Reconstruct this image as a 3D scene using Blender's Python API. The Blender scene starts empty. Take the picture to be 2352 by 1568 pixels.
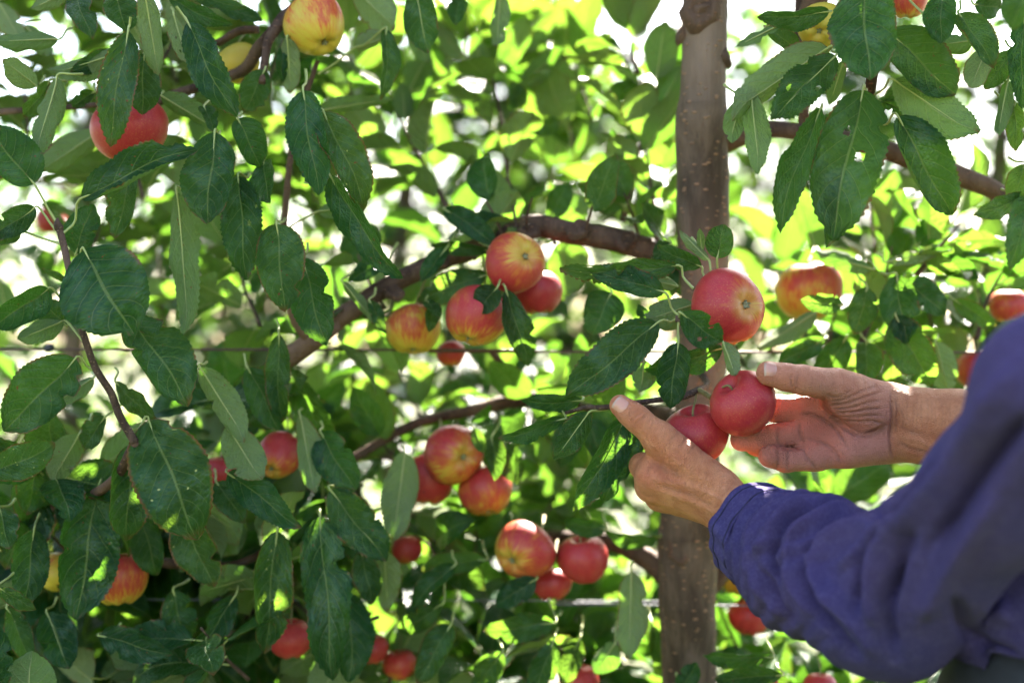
import bpy, math, random
import numpy as np
from mathutils import Vector, Matrix

# ------------------------------------------------------------------ camera, sky, sun, exposure
R = math.radians
scn = bpy.context.scene
COL = scn.collection
CAMZ = 1.35
FOCUS = 1.40
K = 0.72 / 2352.0                      # metres per picture unit per metre of distance (50 mm lens on 36 mm sensor)
cam_d = bpy.data.cameras.new('camera')
cam = bpy.data.objects.new('camera', cam_d)
COL.objects.link(cam)
cam.location = (0, 0, CAMZ)
cam.rotation_euler = (R(90), 0, 0)
cam_d.lens = 50
cam_d.sensor_width = 36
cam_d.clip_start = 0.02
cam_d.clip_end = 2000
cam_d.dof.use_dof = True
cam_d.dof.focus_distance = 1.385
cam_d.dof.aperture_fstop = 2.3
scn.camera = cam

SUN_EL, SUN_AZ = 45.0, 18.0            # degrees above the horizon, degrees right of the view direction (sun stands behind the tree)
world = bpy.data.worlds.new('World')
scn.world = world
world.use_nodes = True
wn = world.node_tree.nodes
wl = world.node_tree.links
wn.clear()
sky = wn.new('ShaderNodeTexSky')
sky.sky_type = 'NISHITA'
sky.sun_disc = False
sky.sun_elevation = R(SUN_EL)
sky.sun_rotation = R(SUN_AZ)
sky.air_density = 1.0
sky.dust_density = 2.0
sky.ozone_density = 1.0
bg = wn.new('ShaderNodeBackground')
bg.inputs['Strength'].default_value = 0.053
wo = wn.new('ShaderNodeOutputWorld')
wl.new(sky.outputs[0], bg.inputs['Color'])
wl.new(bg.outputs[0], wo.inputs['Surface'])

sun_d = bpy.data.lights.new('sun', 'SUN')
sun_d.energy = 4.3
sun_d.angle = R(0.55)
sun_d.color = (1.0, 0.95, 0.86)
sun = bpy.data.objects.new('sun', sun_d)
COL.objects.link(sun)
_el, _az = R(SUN_EL), R(SUN_AZ)
SUNV = Vector((math.sin(_az) * math.cos(_el), math.cos(_az) * math.cos(_el), math.sin(_el)))   # towards the sun
sun.rotation_euler = SUNV.to_track_quat('Z', 'Y').to_euler()
sun.location = (0, 3, 6)

vs = scn.view_settings
vs.view_transform = 'Standard'
vs.look = 'None'
vs.exposure = 3.95
vs.gamma = 1.0
vs.use_white_balance = True        # the photographer balanced for open shade
vs.white_balance_temperature = 6700
vs.white_balance_tint = 12
vs.use_curve_mapping = False
scn.render.engine = 'CYCLES'
cy = scn.cycles
cy.use_denoising = True
cy.adaptive_threshold = 0.02
cy.max_bounces = 8
cy.diffuse_bounces = 4
cy.glossy_bounces = 2
cy.transmission_bounces = 6
cy.transparent_max_bounces = 6
cy.sample_clamp_indirect = 6.0
cy.caustics_reflective = False
cy.caustics_refractive = False

# ------------------------------------------------------------------ small helpers
rng = random.Random(11)
nrng = np.random.default_rng(5)

def at(px, py, Y):
    """a point of the orchard seen at picture position (px, py) of 2352 x 1568, Y metres into the scene"""
    return Vector(((px - 1176) * K * Y, Y, CAMZ - (py - 784) * K * Y))

def ls(px, Y):
    return px * K * Y

def link(o, parent=None):
    COL.objects.link(o)
    if parent is not None:
        o.parent = parent
    return o

def empty(name, loc, label, cat, group=None):
    o = bpy.data.objects.new(name, None)
    o.location = loc
    o.empty_display_size = 0.05
    link(o)
    tag(o, label, cat, group)
    return o

def tag(o, label=None, cat=None, group=None, kind=None):
    if label: o['label'] = label
    if cat: o['category'] = cat
    if group: o['group'] = group
    if kind: o['kind'] = kind
    return o

def mesh_np(name, V, F, mats, uv=None, midx=None, smooth=True, attrs=None):
    """V (n,3); F list/array of faces (all same length arrays or list); uv per vertex"""
    me = bpy.data.meshes.new(name)
    V = np.asarray(V, dtype=np.float32)
    if isinstance(F, np.ndarray):
        k = F.shape[1]
        nf = F.shape[0]
        loops = F.astype(np.int32).ravel()
        starts = np.arange(nf, dtype=np.int32) * k
        tot = np.full(nf, k, dtype=np.int32)
    else:
        tot = np.array([len(f) for f in F], dtype=np.int32)
        loops = np.array([i for f in F for i in f], dtype=np.int32)
        starts = np.concatenate([[0], np.cumsum(tot)[:-1]]).astype(np.int32)
        nf = len(F)
    me.vertices.add(len(V))
    me.vertices.foreach_set('co', V.ravel())
    me.loops.add(len(loops))
    me.loops.foreach_set('vertex_index', loops)
    me.polygons.add(nf)
    me.polygons.foreach_set('loop_start', starts)
    me.polygons.foreach_set('loop_total', tot)
    if midx is not None:
        me.polygons.foreach_set('material_index', np.asarray(midx, dtype=np.int32))
    me.polygons.foreach_set('use_smooth', np.full(nf, smooth, dtype=bool))
    if uv is not None:
        l = me.uv_layers.new(name='UVMap')
        l.data.foreach_set('uv', np.asarray(uv, dtype=np.float32)[loops].ravel())
    if attrs:
        for an, av in attrs.items():
            av = np.asarray(av, dtype=np.float32)
            if av.ndim == 1:
                a = me.attributes.new(an, 'FLOAT', 'POINT'); a.data.foreach_set('value', av)
            else:
                a = me.attributes.new(an, 'FLOAT_COLOR', 'POINT'); a.data.foreach_set('color', av.ravel())
    me.update()
    me.validate()
    for m in (mats if isinstance(mats, (list, tuple)) else [mats]):
        me.materials.append(m)
    return me

def catmull(pts, n):
    P = np.asarray(pts, dtype=float)
    if len(P) == 2:
        t = np.linspace(0, 1, n)[:, None]
        return P[0] * (1 - t) + P[1] * t
    A = np.vstack([2 * P[0] - P[1], P, 2 * P[-1] - P[-2]])
    seg = len(P) - 1
    out = []
    for i in np.linspace(0, seg - 1e-6, n):
        k = int(i); t = i - k
        p0, p1, p2, p3 = A[k], A[k + 1], A[k + 2], A[k + 3]
        out.append(0.5 * ((2 * p1) + (-p0 + p2) * t + (2 * p0 - 5 * p1 + 4 * p2 - p3) * t * t + (-p0 + 3 * p1 - 3 * p2 + p3) * t ** 3))
    return np.array(out)

def tube_arrays(pts, rad, n=24, seg=10, bump=0.0, seed=0, cap=True):
    """smooth tapered tube through pts with radii rad; returns V,F,uv"""
    pr = np.hstack([np.asarray(pts, float), np.asarray(rad, float)[:, None]])
    C = catmull(pr, n)
    P, r = C[:, :3], C[:, 3]
    T = np.gradient(P, axis=0)
    T /= np.linalg.norm(T, axis=1)[:, None] + 1e-12
    ref = np.array([0.31, 0.82, 0.2]) if abs(T[0][1]) < 0.8 else np.array([1.0, 0, 0])
    N = np.zeros_like(P)
    for i in range(n):
        v = ref - T[i] * ref.dot(T[i]); v /= np.linalg.norm(v); N[i] = v; ref = v
    B = np.cross(T, N)
    ang = np.linspace(0, 2 * np.pi, seg, endpoint=False)
    rs = np.random.default_rng(abs(int(seed)))
    ph = rs.uniform(0, 6.28, 8)
    L = np.concatenate([[0], np.cumsum(np.linalg.norm(np.diff(P, axis=0), axis=1))])
    f = 1 + bump * (np.sin(2 * ang[None, :] + L[:, None] * 31 + ph[0]) * 0.5 + np.sin(3 * ang[None, :] - L[:, None] * 57 + ph[1]) * 0.35 +
                    np.sin(ang[None, :] + L[:, None] * 93 + ph[2]) * 0.4 + np.sin(5 * ang[None, :] + L[:, None] * 140 + ph[3]) * 0.2)
    V = P[:, None, :] + (N[:, None, :] * np.cos(ang)[None, :, None] + B[:, None, :] * np.sin(ang)[None, :, None]) * (r[:, None] * f)[:, :, None]
    V = V.reshape(-1, 3)
    uv = np.stack([np.tile(ang / 6.2832, n), np.repeat(L, seg)], axis=1)
    F = []
    for i in range(n - 1):
        for j in range(seg):
            a, b = i * seg + j, i * seg + (j + 1) % seg
            F.append((a, b, b + seg, a + seg))
    if cap:
        F.append(tuple(range(seg))[::-1])
        F.append(tuple((n - 1) * seg + j for j in range(seg)))
    return V, F, uv

def tube(name, pts, rad, mat, parent, n=24, seg=10, bump=0.0, seed=0):
    V, F, uv = tube_arrays(pts, rad, n, seg, bump, seed)
    off = np.array(parent.location if parent is not None and parent.parent is None else (0, 0, 0))
    me = mesh_np(name, V - off, F, mat, uv)
    return link(bpy.data.objects.new(name, me), parent)

# ------------------------------------------------------------------ materials
class NT:
    def __init__(self, name):
        self.m = bpy.data.materials.new(name)
        self.m.use_nodes = True
        self.t = self.m.node_tree
        self.t.nodes.clear()
        self.out = self.t.nodes.new('ShaderNodeOutputMaterial')
    def n(self, typ, **kw):
        nd = self.t.nodes.new(typ)
        for k, v in kw.items():
            if k.startswith('i_'):
                key = k[2:]
                key = int(key) if key.isdigit() else key.replace('_', ' ')
                self.set(nd.inputs[key], v)
            else:
                setattr(nd, k, v)
        return nd
    def set(self, sock, v):
        if hasattr(v, 'is_output'):
            self.t.links.new(v, sock)
        elif isinstance(v, (tuple, list)) and len(v) == 3 and sock.type == 'RGBA':
            sock.default_value = (*v, 1)
        elif sock.type == 'RGBA' and isinstance(v, (int, float)):
            sock.default_value = (v, v, v, 1)
        else:
            sock.default_value = v
    def math(self, op, a, b=None, c=None, clamp=False):
        nd = self.n('ShaderNodeMath', operation=op, use_clamp=clamp)
        self.set(nd.inputs[0], a)
        if b is not None: self.set(nd.inputs[1], b)
        if c is not None: self.set(nd.inputs[2], c)
        return nd.outputs[0]
    def mix(self, fac, a, b, blend='MIX'):
        nd = self.n('ShaderNodeMix', data_type='RGBA', blend_type=blend)
        self.set(nd.inputs[0], fac); self.set(nd.inputs[6], a); self.set(nd.inputs[7], b)
        return nd.outputs[2]
    def mrange(self, v, a, b, c=0.0, d=1.0, smooth=False):
        nd = self.n('ShaderNodeMapRange', interpolation_type='SMOOTHSTEP' if smooth else 'LINEAR')
        self.set(nd.inputs[0], v)
        for i, x in enumerate((a, b, c, d)): self.set(nd.inputs[i + 1], x)
        return nd.outputs[0]
    def noise(self, vec, scale, detail=2.0, rough=0.5, dim='3D', w=None):
        nd = self.n('ShaderNodeTexNoise', noise_dimensions=dim)
        if vec is not None: self.set(nd.inputs['Vector'], vec)
        if w is not None: self.set(nd.inputs['W'], w)
        self.set(nd.inputs['Scale'], scale); self.set(nd.inputs['Detail'], detail); self.set(nd.inputs['Roughness'], rough)
        return nd
    def ramp(self, fac, stops):
        nd = self.n('ShaderNodeValToRGB')
        self.set(nd.inputs[0], fac)
        e = nd.color_ramp.elements
        while len(e) < len(stops): e.new(0.5)
        for i, (p, c) in enumerate(stops):
            e[i].position = p; e[i].color = (*c, 1)
        return nd.outputs[0]
    def bump(self, h, strength, dist):
        nd = self.n('ShaderNodeBump')
        self.set(nd.inputs['Height'], h); self.set(nd.inputs['Strength'], strength); self.set(nd.inputs['Distance'], dist)
        return nd.outputs[0]
    def done(self, shader):
        self.t.links.new(shader, self.out.inputs['Surface'])
        return self.m

def leaf_material(name='apple_leaf', detail=True):
    T = NT(name)
    uvn = T.n('ShaderNodeUVMap')
    sep = T.n('ShaderNodeSeparateXYZ'); T.set(sep.inputs[0], uvn.outputs[0])
    u, v = sep.outputs[0], sep.outputs[1]
    oi = T.n('ShaderNodeObjectInfo')
    ra = T.n('ShaderNodeAttribute', attribute_type='GEOMETRY', attribute_name='rnd')
    rnd = T.math('FRACT', T.math('ADD', oi.outputs['Random'], ra.outputs['Fac']))
    rnd2 = T.math('FRACT', T.math('MULTIPLY', rnd, 7.31))
    rnd3 = T.math('FRACT', T.math('MULTIPLY', rnd, 23.7))
    geo = T.n('ShaderNodeNewGeometry')
    back = geo.outputs['Backfacing']
    vv = T.math('ABSOLUTE', T.math('SUBTRACT', T.math('MULTIPLY', v, 2.0), 1.0))
    comb = T.n('ShaderNodeCombineXYZ')
    T.set(comb.inputs[0], T.math('MULTIPLY', u, 2.0)); T.set(comb.inputs[1], v); T.set(comb.inputs[2], T.math('MULTIPLY', rnd, 40.0))
    co = comb.outputs[0]
    wob = T.noise(co, 3.0, 1.0).outputs[0]
    side = T.math('GREATER_THAN', v, 0.5)
    p = T.math('SUBTRACT', u, T.math('MULTIPLY', T.math('POWER', vv, 1.3), 0.33))
    p = T.math('ADD', p, T.math('MULTIPLY', side, 0.055))
    p = T.math('MULTIPLY', T.math('ADD', p, T.math('MULTIPLY', wob, 0.045)), T.math('ADD', 5.6, T.math('MULTIPLY', rnd2, 2.6)))
    fr = T.math('FRACT', p)
    dv = T.math('SUBTRACT', 0.5, T.math('ABSOLUTE', T.math('SUBTRACT', fr, 0.5)))        # 0 on a side vein
    vein = T.math('MULTIPLY', T.mrange(dv, 0.012, 0.062, 1.0, 0.0, True), T.mrange(vv, 0.55, 0.98, 1.0, 0.0))
    mid = T.mrange(vv, 0.018, 0.055, 1.0, 0.0, True)
    veins = T.math('MAXIMUM', T.math('MULTIPLY', vein, 0.7), mid)
    big = T.noise(co, 2.4, 3.0, 0.55).outputs[0]
    fine = T.noise(co, 22.0, 3.0, 0.6).outputs[0]
    # upper side
    top = T.mix(rnd, (0.0012, 0.012, 0.008), (0.003, 0.025, 0.012))
    top = T.mix(T.mrange(big, 0.42, 0.72), top, T.mix(rnd2, (0.004, 0.032, 0.012), (0.009, 0.050, 0.015)))
    inter = T.math('MULTIPLY', T.mrange(dv, 0.12, 0.42), T.mrange(T.math('ADD', rnd3, T.math('MULTIPLY', big, 0.5)), 0.85, 1.25))
    top = T.mix(T.math('MULTIPLY', inter, 0.4), top, (0.03, 0.085, 0.016))
    top = T.mix(T.math('MULTIPLY', T.math('SUBTRACT', fine, 0.35), 0.5, clamp=True), top, (0.02, 0.05, 0.018))
    top = T.mix(T.math('MULTIPLY', veins, 0.62), top, (0.13, 0.17, 0.055))
    # lower side
    bot = T.mix(rnd2, (0.105, 0.145, 0.060), (0.175, 0.205, 0.105))
    bot = T.mix(T.math('MULTIPLY', big, 0.35), bot, (0.055, 0.09, 0.028))
    bot = T.mix(T.math('MULTIPLY', veins, 0.6), bot, (0.22, 0.25, 0.12))
    col = T.mix(back, top, bot)
    # blemishes: brown specks, eaten windows
    sp = T.noise(co, 9.0, 2.0, 0.7).outputs[0]
    spm = T.math('MULTIPLY', T.mrange(sp, 0.695, 0.72), T.mrange(rnd3, 0.30, 0.34))
    spv = T.n('ShaderNodeTexVoronoi', feature='DISTANCE_TO_EDGE'); T.set(spv.inputs['Vector'], co); T.set(spv.inputs['Scale'], 5.0)
    edge = T.math('MULTIPLY', T.mrange(T.math('MAXIMUM', vv, T.math('MULTIPLY', u, 0.985)), 0.90, 0.99), T.mrange(T.math('ADD', big, T.math('MULTIPLY', rnd2, 0.22)), 0.60, 0.68))
    brown = T.math('MAXIMUM', spm, T.math('MULTIPLY', edge, 0.9))
    col = T.mix(brown, col, (0.16, 0.065, 0.022))
    ev = T.n('ShaderNodeTexVoronoi', feature='F1'); T.set(ev.inputs['Vector'], co); T.set(ev.inputs['Scale'], 6.5)
    evm = T.math('MULTIPLY', T.mrange(ev.outputs['Distance'], 0.10, 0.14, 1.0, 0.0), T.math('MULTIPLY', T.mrange(T.n('ShaderNodeSeparateColor', i_0=ev.outputs['Color']).outputs[0], 0.62, 0.64), T.mrange(rnd2, 0.74, 0.76)))
    col = T.mix(T.math('MULTIPLY', evm, 0.9), col, (0.34, 0.34, 0.11))
    # relief: quilted between the veins, sunken veins above, raised below
    quilt = T.math('MULTIPLY', T.math('SINE', T.math('MULTIPLY', fr, math.pi)), T.mrange(vv, 0.0, 0.25))
    vor = T.n('ShaderNodeTexVoronoi', feature='F1'); T.set(vor.inputs['Vector'], co); T.set(vor.inputs['Scale'], 17.0)
    h = T.math('ADD', T.math('MULTIPLY', quilt, 0.45), T.math('MULTIPLY', vor.outputs['Distance'], -1.0))
    h = T.math('SUBTRACT', h, T.math('MULTIPLY', veins, 0.8))
    h = T.math('ADD', h, T.math('MULTIPLY', big, 2.2))
    nrm = T.bump(h, 0.62, 0.0018)
    rough = T.mix(back, T.math('ADD', 0.22, T.math('MULTIPLY', fine, 0.24)), 0.75)
    bs = T.n('ShaderNodeBsdfPrincipled')
    T.set(bs.inputs['Base Color'], col); T.set(bs.inputs['Roughness'], rough)
    T.set(bs.inputs['Normal'], nrm)
    T.set(bs.inputs['Specular IOR Level'], T.math('MULTIPLY', T.math('ADD', 0.06, T.math('MULTIPLY', T.mrange(big, 0.44, 0.68), 0.30)), T.math('SUBTRACT', 1.0, T.math('MULTIPLY', back, 0.6))))
    tr = T.n('ShaderNodeBsdfTranslucent')
    trc = T.mix(rnd2, (0.13, 0.37, 0.026), (0.29, 0.54, 0.050))
    trc = T.mix(T.math('MULTIPLY', veins, 0.35), trc, (0.18, 0.28, 0.03))
    trc = T.mix(T.math('MULTIPLY', T.math('SUBTRACT', big, 0.3), 0.6, clamp=True), trc, (0.13, 0.29, 0.014))
    trc = T.mix(brown, trc, (0.12, 0.04, 0.01))
    T.set(tr.inputs['Color'], trc); T.set(tr.inputs['Normal'], nrm)
    mx = T.n('ShaderNodeMixShader')
    T.set(mx.inputs[0], 0.25)
    T.set(mx.inputs[1], bs.outputs[0]); T.set(mx.inputs[2], tr.outputs[0])
    return T.done(mx.outputs[0])

def stalk_material():
    T = NT('leaf_stalk')
    tc = T.n('ShaderNodeTexCoord')
    ns = T.noise(tc.outputs['Object'], 60.0, 2.0).outputs[0]
    bs = T.n('ShaderNodeBsdfPrincipled', i_Roughness=0.5)
    T.set(bs.inputs['Base Color'], T.mix(ns, (0.19, 0.24, 0.06), (0.34, 0.36, 0.12)))
    bs.inputs['Subsurface Weight'].default_value = 0.15
    bs.inputs['Subsurface Radius'].default_value = (0.002, 0.003, 0.001)
    return T.done(bs.outputs[0])

def bark_material(name, dark, light, lent, vscale=1.0):
    T = NT(name)
    uvn = T.n('ShaderNodeUVMap')
    tc = T.n('ShaderNodeTexCoord')
    obj = tc.outputs['Object']
    mp = T.n('ShaderNodeMapping'); T.set(mp.inputs[0], obj); mp.inputs['Scale'].default_value = (1, 1, 0.28)
    a = T.noise(mp.outputs[0], 38.0 * vscale, 5.0, 0.62).outputs[0]
    b = T.noise(mp.outputs[0], 9.0 * vscale, 3.0, 0.55).outputs[0]
    mp3 = T.n('ShaderNodeMapping'); T.set(mp3.inputs[0], obj); mp3.inputs['Scale'].default_value = (0.25, 0.25, 1.6)
    ring = T.noise(mp3.outputs[0], 30.0 * vscale, 3.0, 0.6).outputs[0]
    mpf = T.n('ShaderNodeMapping'); T.set(mpf.inputs[0], obj); mpf.inputs['Scale'].default_value = (1, 1, 0.10)
    fis = T.noise(mpf.outputs[0], 230.0 * vscale, 4.0, 0.6).outputs[0]
    col = T.mix(T.mrange(a, 0.38, 0.62), dark, light)
    col = T.mix(T.math('MULTIPLY', T.mrange(fis, 0.52, 0.70), 0.5), col, tuple(x * 0.42 for x in dark))
    col = T.mix(T.mrange(b, 0.45, 0.75), col, tuple(min(1, x * 1.9) for x in light))
    col = T.mix(T.math('MULTIPLY', T.mrange(ring, 0.62, 0.74), 0.4), col, tuple(x * 0.45 for x in dark))
    # lenticels: short pale orange dashes across the stem
    mp2 = T.n('ShaderNodeMapping'); T.set(mp2.inputs[0], obj); mp2.inputs['Scale'].default_value = (1.0, 1.0, 2.1)
    vo = T.n('ShaderNodeTexVoronoi', feature='F1'); T.set(vo.inputs['Vector'], mp2.outputs[0]); T.set(vo.inputs['Scale'], 85.0 * vscale)
    vo.inputs['Randomness'].default_value = 1.0
    lm = T.math('MULTIPLY', T.mrange(vo.outputs['Distance'], 0.20, 0.32, 1.0, 0.0), T.mrange(T.n('ShaderNodeSeparateColor', i_0=vo.outputs['Color']).outputs[0], 0.42, 0.46))
    col = T.mix(T.math('MULTIPLY', lm, 0.85), col, lent)
    h = T.math('ADD', T.math('SUBTRACT', T.math('MULTIPLY', a, 1.0), T.math('MULTIPLY', fis, 0.7)), T.math('MULTIPLY', lm, 0.5))
    h = T.math('ADD', h, T.math('MULTIPLY', ring, 0.6))
    bs = T.n('ShaderNodeBsdfPrincipled', i_Roughness=0.7)
    bs.inputs['Specular IOR Level'].default_value = 0.15
    T.set(bs.inputs['Base Color'], col)
    T.set(bs.inputs['Normal'], T.bump(h, 0.8, 0.0035))
    return T.done(bs.outputs[0])

def apple_material():
    T = NT('apple_skin')
    tc = T.n('ShaderNodeTexCoord')
    ob = tc.outputs['Object']
    sep = T.n('ShaderNodeSeparateXYZ'); T.set(sep.inputs[0], ob)
    bl = T.n('ShaderNodeAttribute', attribute_type='OBJECT', attribute_name='blush').outputs['Fac']
    sd = T.n('ShaderNodeAttribute', attribute_type='OBJECT', attribute_name='seed').outputs['Fac']
    # streaks run from stem to calyx
    ln = T.math('SQRT', T.math('ADD', T.math('MULTIPLY', sep.outputs[0], sep.outputs[0]), T.math('ADD', T.math('MULTIPLY', sep.outputs[1], sep.outputs[1]), 1e-6)))
    c = T.n('ShaderNodeCombineXYZ')
    T.set(c.inputs[0], T.math('DIVIDE', sep.outputs[0], ln)); T.set(c.inputs[1], T.math('DIVIDE', sep.outputs[1], ln))
    T.set(c.inputs[2], T.math('ADD', T.math('MULTIPLY', sep.outputs[2], 0.35), sd))
    streak = T.noise(c.outputs[0], 9.0, 4.0, 0.65).outputs[0]
    add = T.n('ShaderNodeVectorMath', operation='ADD'); T.set(add.inputs[0], ob)
    sc = T.n('ShaderNodeCombineXYZ'); T.set(sc.inputs[0], sd); T.set(sc.inputs[1], sd)
    T.set(add.inputs[1], sc.outputs[0])
    patch = T.noise(add.outputs[0], 1.1, 2.0, 0.5).outputs[0]
    sidey = T.math('ADD', T.math('MULTIPLY', sep.outputs[0], 0.16), T.math('MULTIPLY', sep.outputs[2], 0.22))   # sunny flank and stem end colour first
    m = T.math('ADD', T.math('ADD', T.math('MULTIPLY', patch, 0.75), T.math('MULTIPLY', streak, 0.85)), sidey)
    m = T.math('ADD', m, T.math('SUBTRACT', T.math('MULTIPLY', bl, 1.05), 1.36))
    red = T.mrange(m, -0.22, 0.46, smooth=True)
    ybase = T.mix(patch, (0.38, 0.32, 0.030), (0.52, 0.34, 0.045))
    orange = (0.46, 0.13, 0.022)
    reds = T.mix(streak, (0.26, 0.008, 0.018), (0.42, 0.036, 0.036))
    col = T.mix(T.mrange(red, 0.0, 0.55), ybase, orange)
    col = T.mix(T.mrange(red, 0.35, 0.95), col, reds)
    mot = T.noise(ob, 26.0, 3.0, 0.7).outputs[0]
    col = T.mix(T.math('MULTIPLY', T.mrange(mot, 0.52, 0.72), 0.38), col, (0.52, 0.20, 0.045))
    # greenish calyx basin
    basin = T.mrange(T.math('ADD', sep.outputs[2], T.math('MULTIPLY', ln, 1.05)), -0.62, -0.10, 1.0, 0.0, True)
    col = T.mix(T.math('MULTIPLY', basin, 0.5), col, (0.40, 0.28, 0.05))
    vo = T.n('ShaderNodeTexVoronoi', feature='F1'); T.set(vo.inputs['Vector'], ob); T.set(vo.inputs['Scale'], 9.0)
    vo.inputs['Randomness'].default_value = 1.0
    dots = T.mrange(vo.outputs['Distance'], 0.05, 0.11, 0.4, 0.0)
    col = T.mix(dots, col, (0.70, 0.42, 0.24))
    bloom = T.noise(ob, 6.0, 4.0, 0.7).outputs[0]
    bs = T.n('ShaderNodeBsdfPrincipled')
    T.set(bs.inputs['Base Color'], col)
    T.set(bs.inputs['Roughness'], T.math('ADD', 0.30, T.math('MULTIPLY', bloom, 0.22)))
    bs.inputs['Specular IOR Level'].default_value = 0.28
    bs.inputs['Subsurface Weight'].default_value = 0.06
    bs.inputs['Subsurface Radius'].default_value = (0.006, 0.003, 0.0015)
    bs.inputs['Sheen Weight'].default_value = 0.0
    bs.inputs['Sheen Roughness'].default_value = 0.4
    T.set(bs.inputs['Normal'], T.bump(T.noise(ob, 30.0, 3.0).outputs[0], 0.05, 0.002))
    return T.done(bs.outputs[0])

def skin_material():
    T = NT('skin')
    tc = T.n('ShaderNodeTexCoord'); ob = tc.outputs['Object']
    at_ = T.n('ShaderNodeAttribute', attribute_type='GEOMETRY', attribute_name='tint')
    sep = T.n('ShaderNodeSeparateColor'); T.set(sep.inputs[0], at_.outputs['Color'])
    palm, red, dirt = sep.outputs[0], sep.outputs[1], sep.outputs[2]
    n1 = T.noise(ob, 55.0, 4.0, 0.6).outputs[0]
    n2 = T.noise(ob, 260.0, 3.0, 0.6).outputs[0]
    col = T.mix(T.mrange(n1, 0.35, 0.68), (0.48, 0.165, 0.074), (0.65, 0.275, 0.138))
    col = T.mix(palm, col, T.mix(n1, (0.46, 0.155, 0.105), (0.62, 0.265, 0.185)))
    col = T.mix(T.math('MULTIPLY', red, 0.55), col, (0.46, 0.115, 0.07))
    col = T.mix(T.math('MULTIPLY', T.mrange(n2, 0.52, 0.75), 0.30), col, (0.27, 0.095, 0.05))
    dm = T.math('MULTIPLY', dirt, T.mrange(n1, 0.15, 0.65))
    col = T.mix(T.math('MULTIPLY', dm, 0.8), col, (0.16, 0.070, 0.045))
    vo = T.n('ShaderNodeTexVoronoi', feature='DISTANCE_TO_EDGE'); T.set(vo.inputs['Vector'], ob); T.set(vo.inputs['Scale'], 520.0)
    mp = T.n('ShaderNodeMapping'); T.set(mp.inputs[0], ob); mp.inputs['Rotation'].default_value = (0, R(38), 0); mp.inputs['Scale'].default_value = (1, 1, 0.28)
    n3 = T.noise(mp.outputs[0], 420.0, 3.0, 0.6).outputs[0]
    h = T.math('ADD', T.math('MULTIPLY', T.mrange(vo.outputs['Distance'], 0.0, 0.25), 0.5), n2)
    h = T.math('ADD', h, T.math('MULTIPLY', n3, 0.9))
    bs = T.n('ShaderNodeBsdfPrincipled')
    T.set(bs.inputs['Base Color'], col)
    T.set(bs.inputs['Roughness'], T.math('ADD', 0.40, T.math('MULTIPLY', n2, 0.22)))
    bs.inputs['Specular IOR Level'].default_value = 0.28
    bs.inputs['Subsurface Weight'].default_value = 0.05
    bs.inputs['Subsurface Radius'].default_value = (0.004, 0.0018, 0.001)
    T.set(bs.inputs['Normal'], T.bump(h, 0.9, 0.0016))
    return T.done(bs.outputs[0])

def nail_material():
    T = NT('fingernail')
    uvn = T.n('ShaderNodeUVMap')
    sep = T.n('ShaderNodeSeparateXYZ'); T.set(sep.inputs[0], uvn.outputs[0])
    col = T.mix(T.mrange(sep.outputs[0], 0.80, 0.92), (0.47, 0.215, 0.15), (0.40, 0.26, 0.19))
    bs = T.n('ShaderNodeBsdfPrincipled', i_Roughness=0.32)
    T.set(bs.inputs['Base Color'], col)
    return T.done(bs.outputs[0])

def shirt_material(name, k=1.0):
    T = NT(name)
    tc = T.n('ShaderNodeTexCoord'); ob = tc.outputs['Object']
    n1 = T.noise(ob, 7.0, 4.0, 0.6).outputs[0]
    n2 = T.noise(ob, 90.0, 3.0, 0.65).outputs[0]
    col = T.mix(T.mrange(n1, 0.3, 0.7), (0.036 * k, 0.029 * k, 0.098 * k), (0.062 * k, 0.042 * k, 0.112 * k))
    col = T.mix(T.math('MULTIPLY', T.mrange(n2, 0.5, 0.75), 0.35), col, (0.095 * k, 0.075 * k, 0.18 * k))
    mp = T.n('ShaderNodeMapping'); T.set(mp.inputs[0], ob); mp.inputs['Rotation'].default_value = (0.4, R(35), 0.2)
    wv = T.n('ShaderNodeTexWave', wave_type='BANDS'); T.set(wv.inputs[0], mp.outputs[0]); wv.inputs['Scale'].default_value = 330.0
    n4 = T.noise(ob, 420.0, 2.0, 0.7).outputs[0]
    col = T.mix(T.math('MULTIPLY', T.mrange(n4, 0.45, 0.75), 0.35), col, (0.13 * k, 0.11 * k, 0.22 * k))
    mpw = T.n('ShaderNodeMapping'); T.set(mpw.inputs[0], ob); mpw.inputs['Rotation'].default_value = (0.0, R(-25), 0.5); mpw.inputs['Scale'].default_value = (0.45, 0.45, 1.3)
    n3 = T.noise(mpw.outputs[0], 34.0, 3.0, 0.6).outputs[0]
    h = T.math('ADD', wv.outputs['Fac'], T.math('ADD', T.math('MULTIPLY', n2, 1.6), T.math('MULTIPLY', n3, 9.0)))
    bs = T.n('ShaderNodeBsdfPrincipled', i_Roughness=0.85)
    T.set(bs.inputs['Base Color'], col)
    bs.inputs['Specular IOR Level'].default_value = 0.06
    bs.inputs['Sheen Weight'].default_value = 0.03
    bs.inputs['Sheen Roughness'].default_value = 0.5
    T.set(bs.inputs['Sheen Tint'], (0.5, 0.48, 0.9))
    T.set(bs.inputs['Normal'], T.bump(h, 0.6, 0.0008))
    return T.done(bs.outputs[0])

def plain(name, c1, c2, scale=40.0, rough=0.6, metal=0.0):
    T = NT(name)
    tc = T.n('ShaderNodeTexCoord')
    ns = T.noise(tc.outputs['Object'], scale, 4.0, 0.6).outputs[0]
    bs = T.n('ShaderNodeBsdfPrincipled', i_Roughness=rough, i_Metallic=metal)
    T.set(bs.inputs['Base Color'], T.mix(T.mrange(ns, 0.3, 0.7), c1, c2))
    T.set(bs.inputs['Normal'], T.bump(ns, 0.3, 0.002))
    return T.done(bs.outputs[0])

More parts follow.
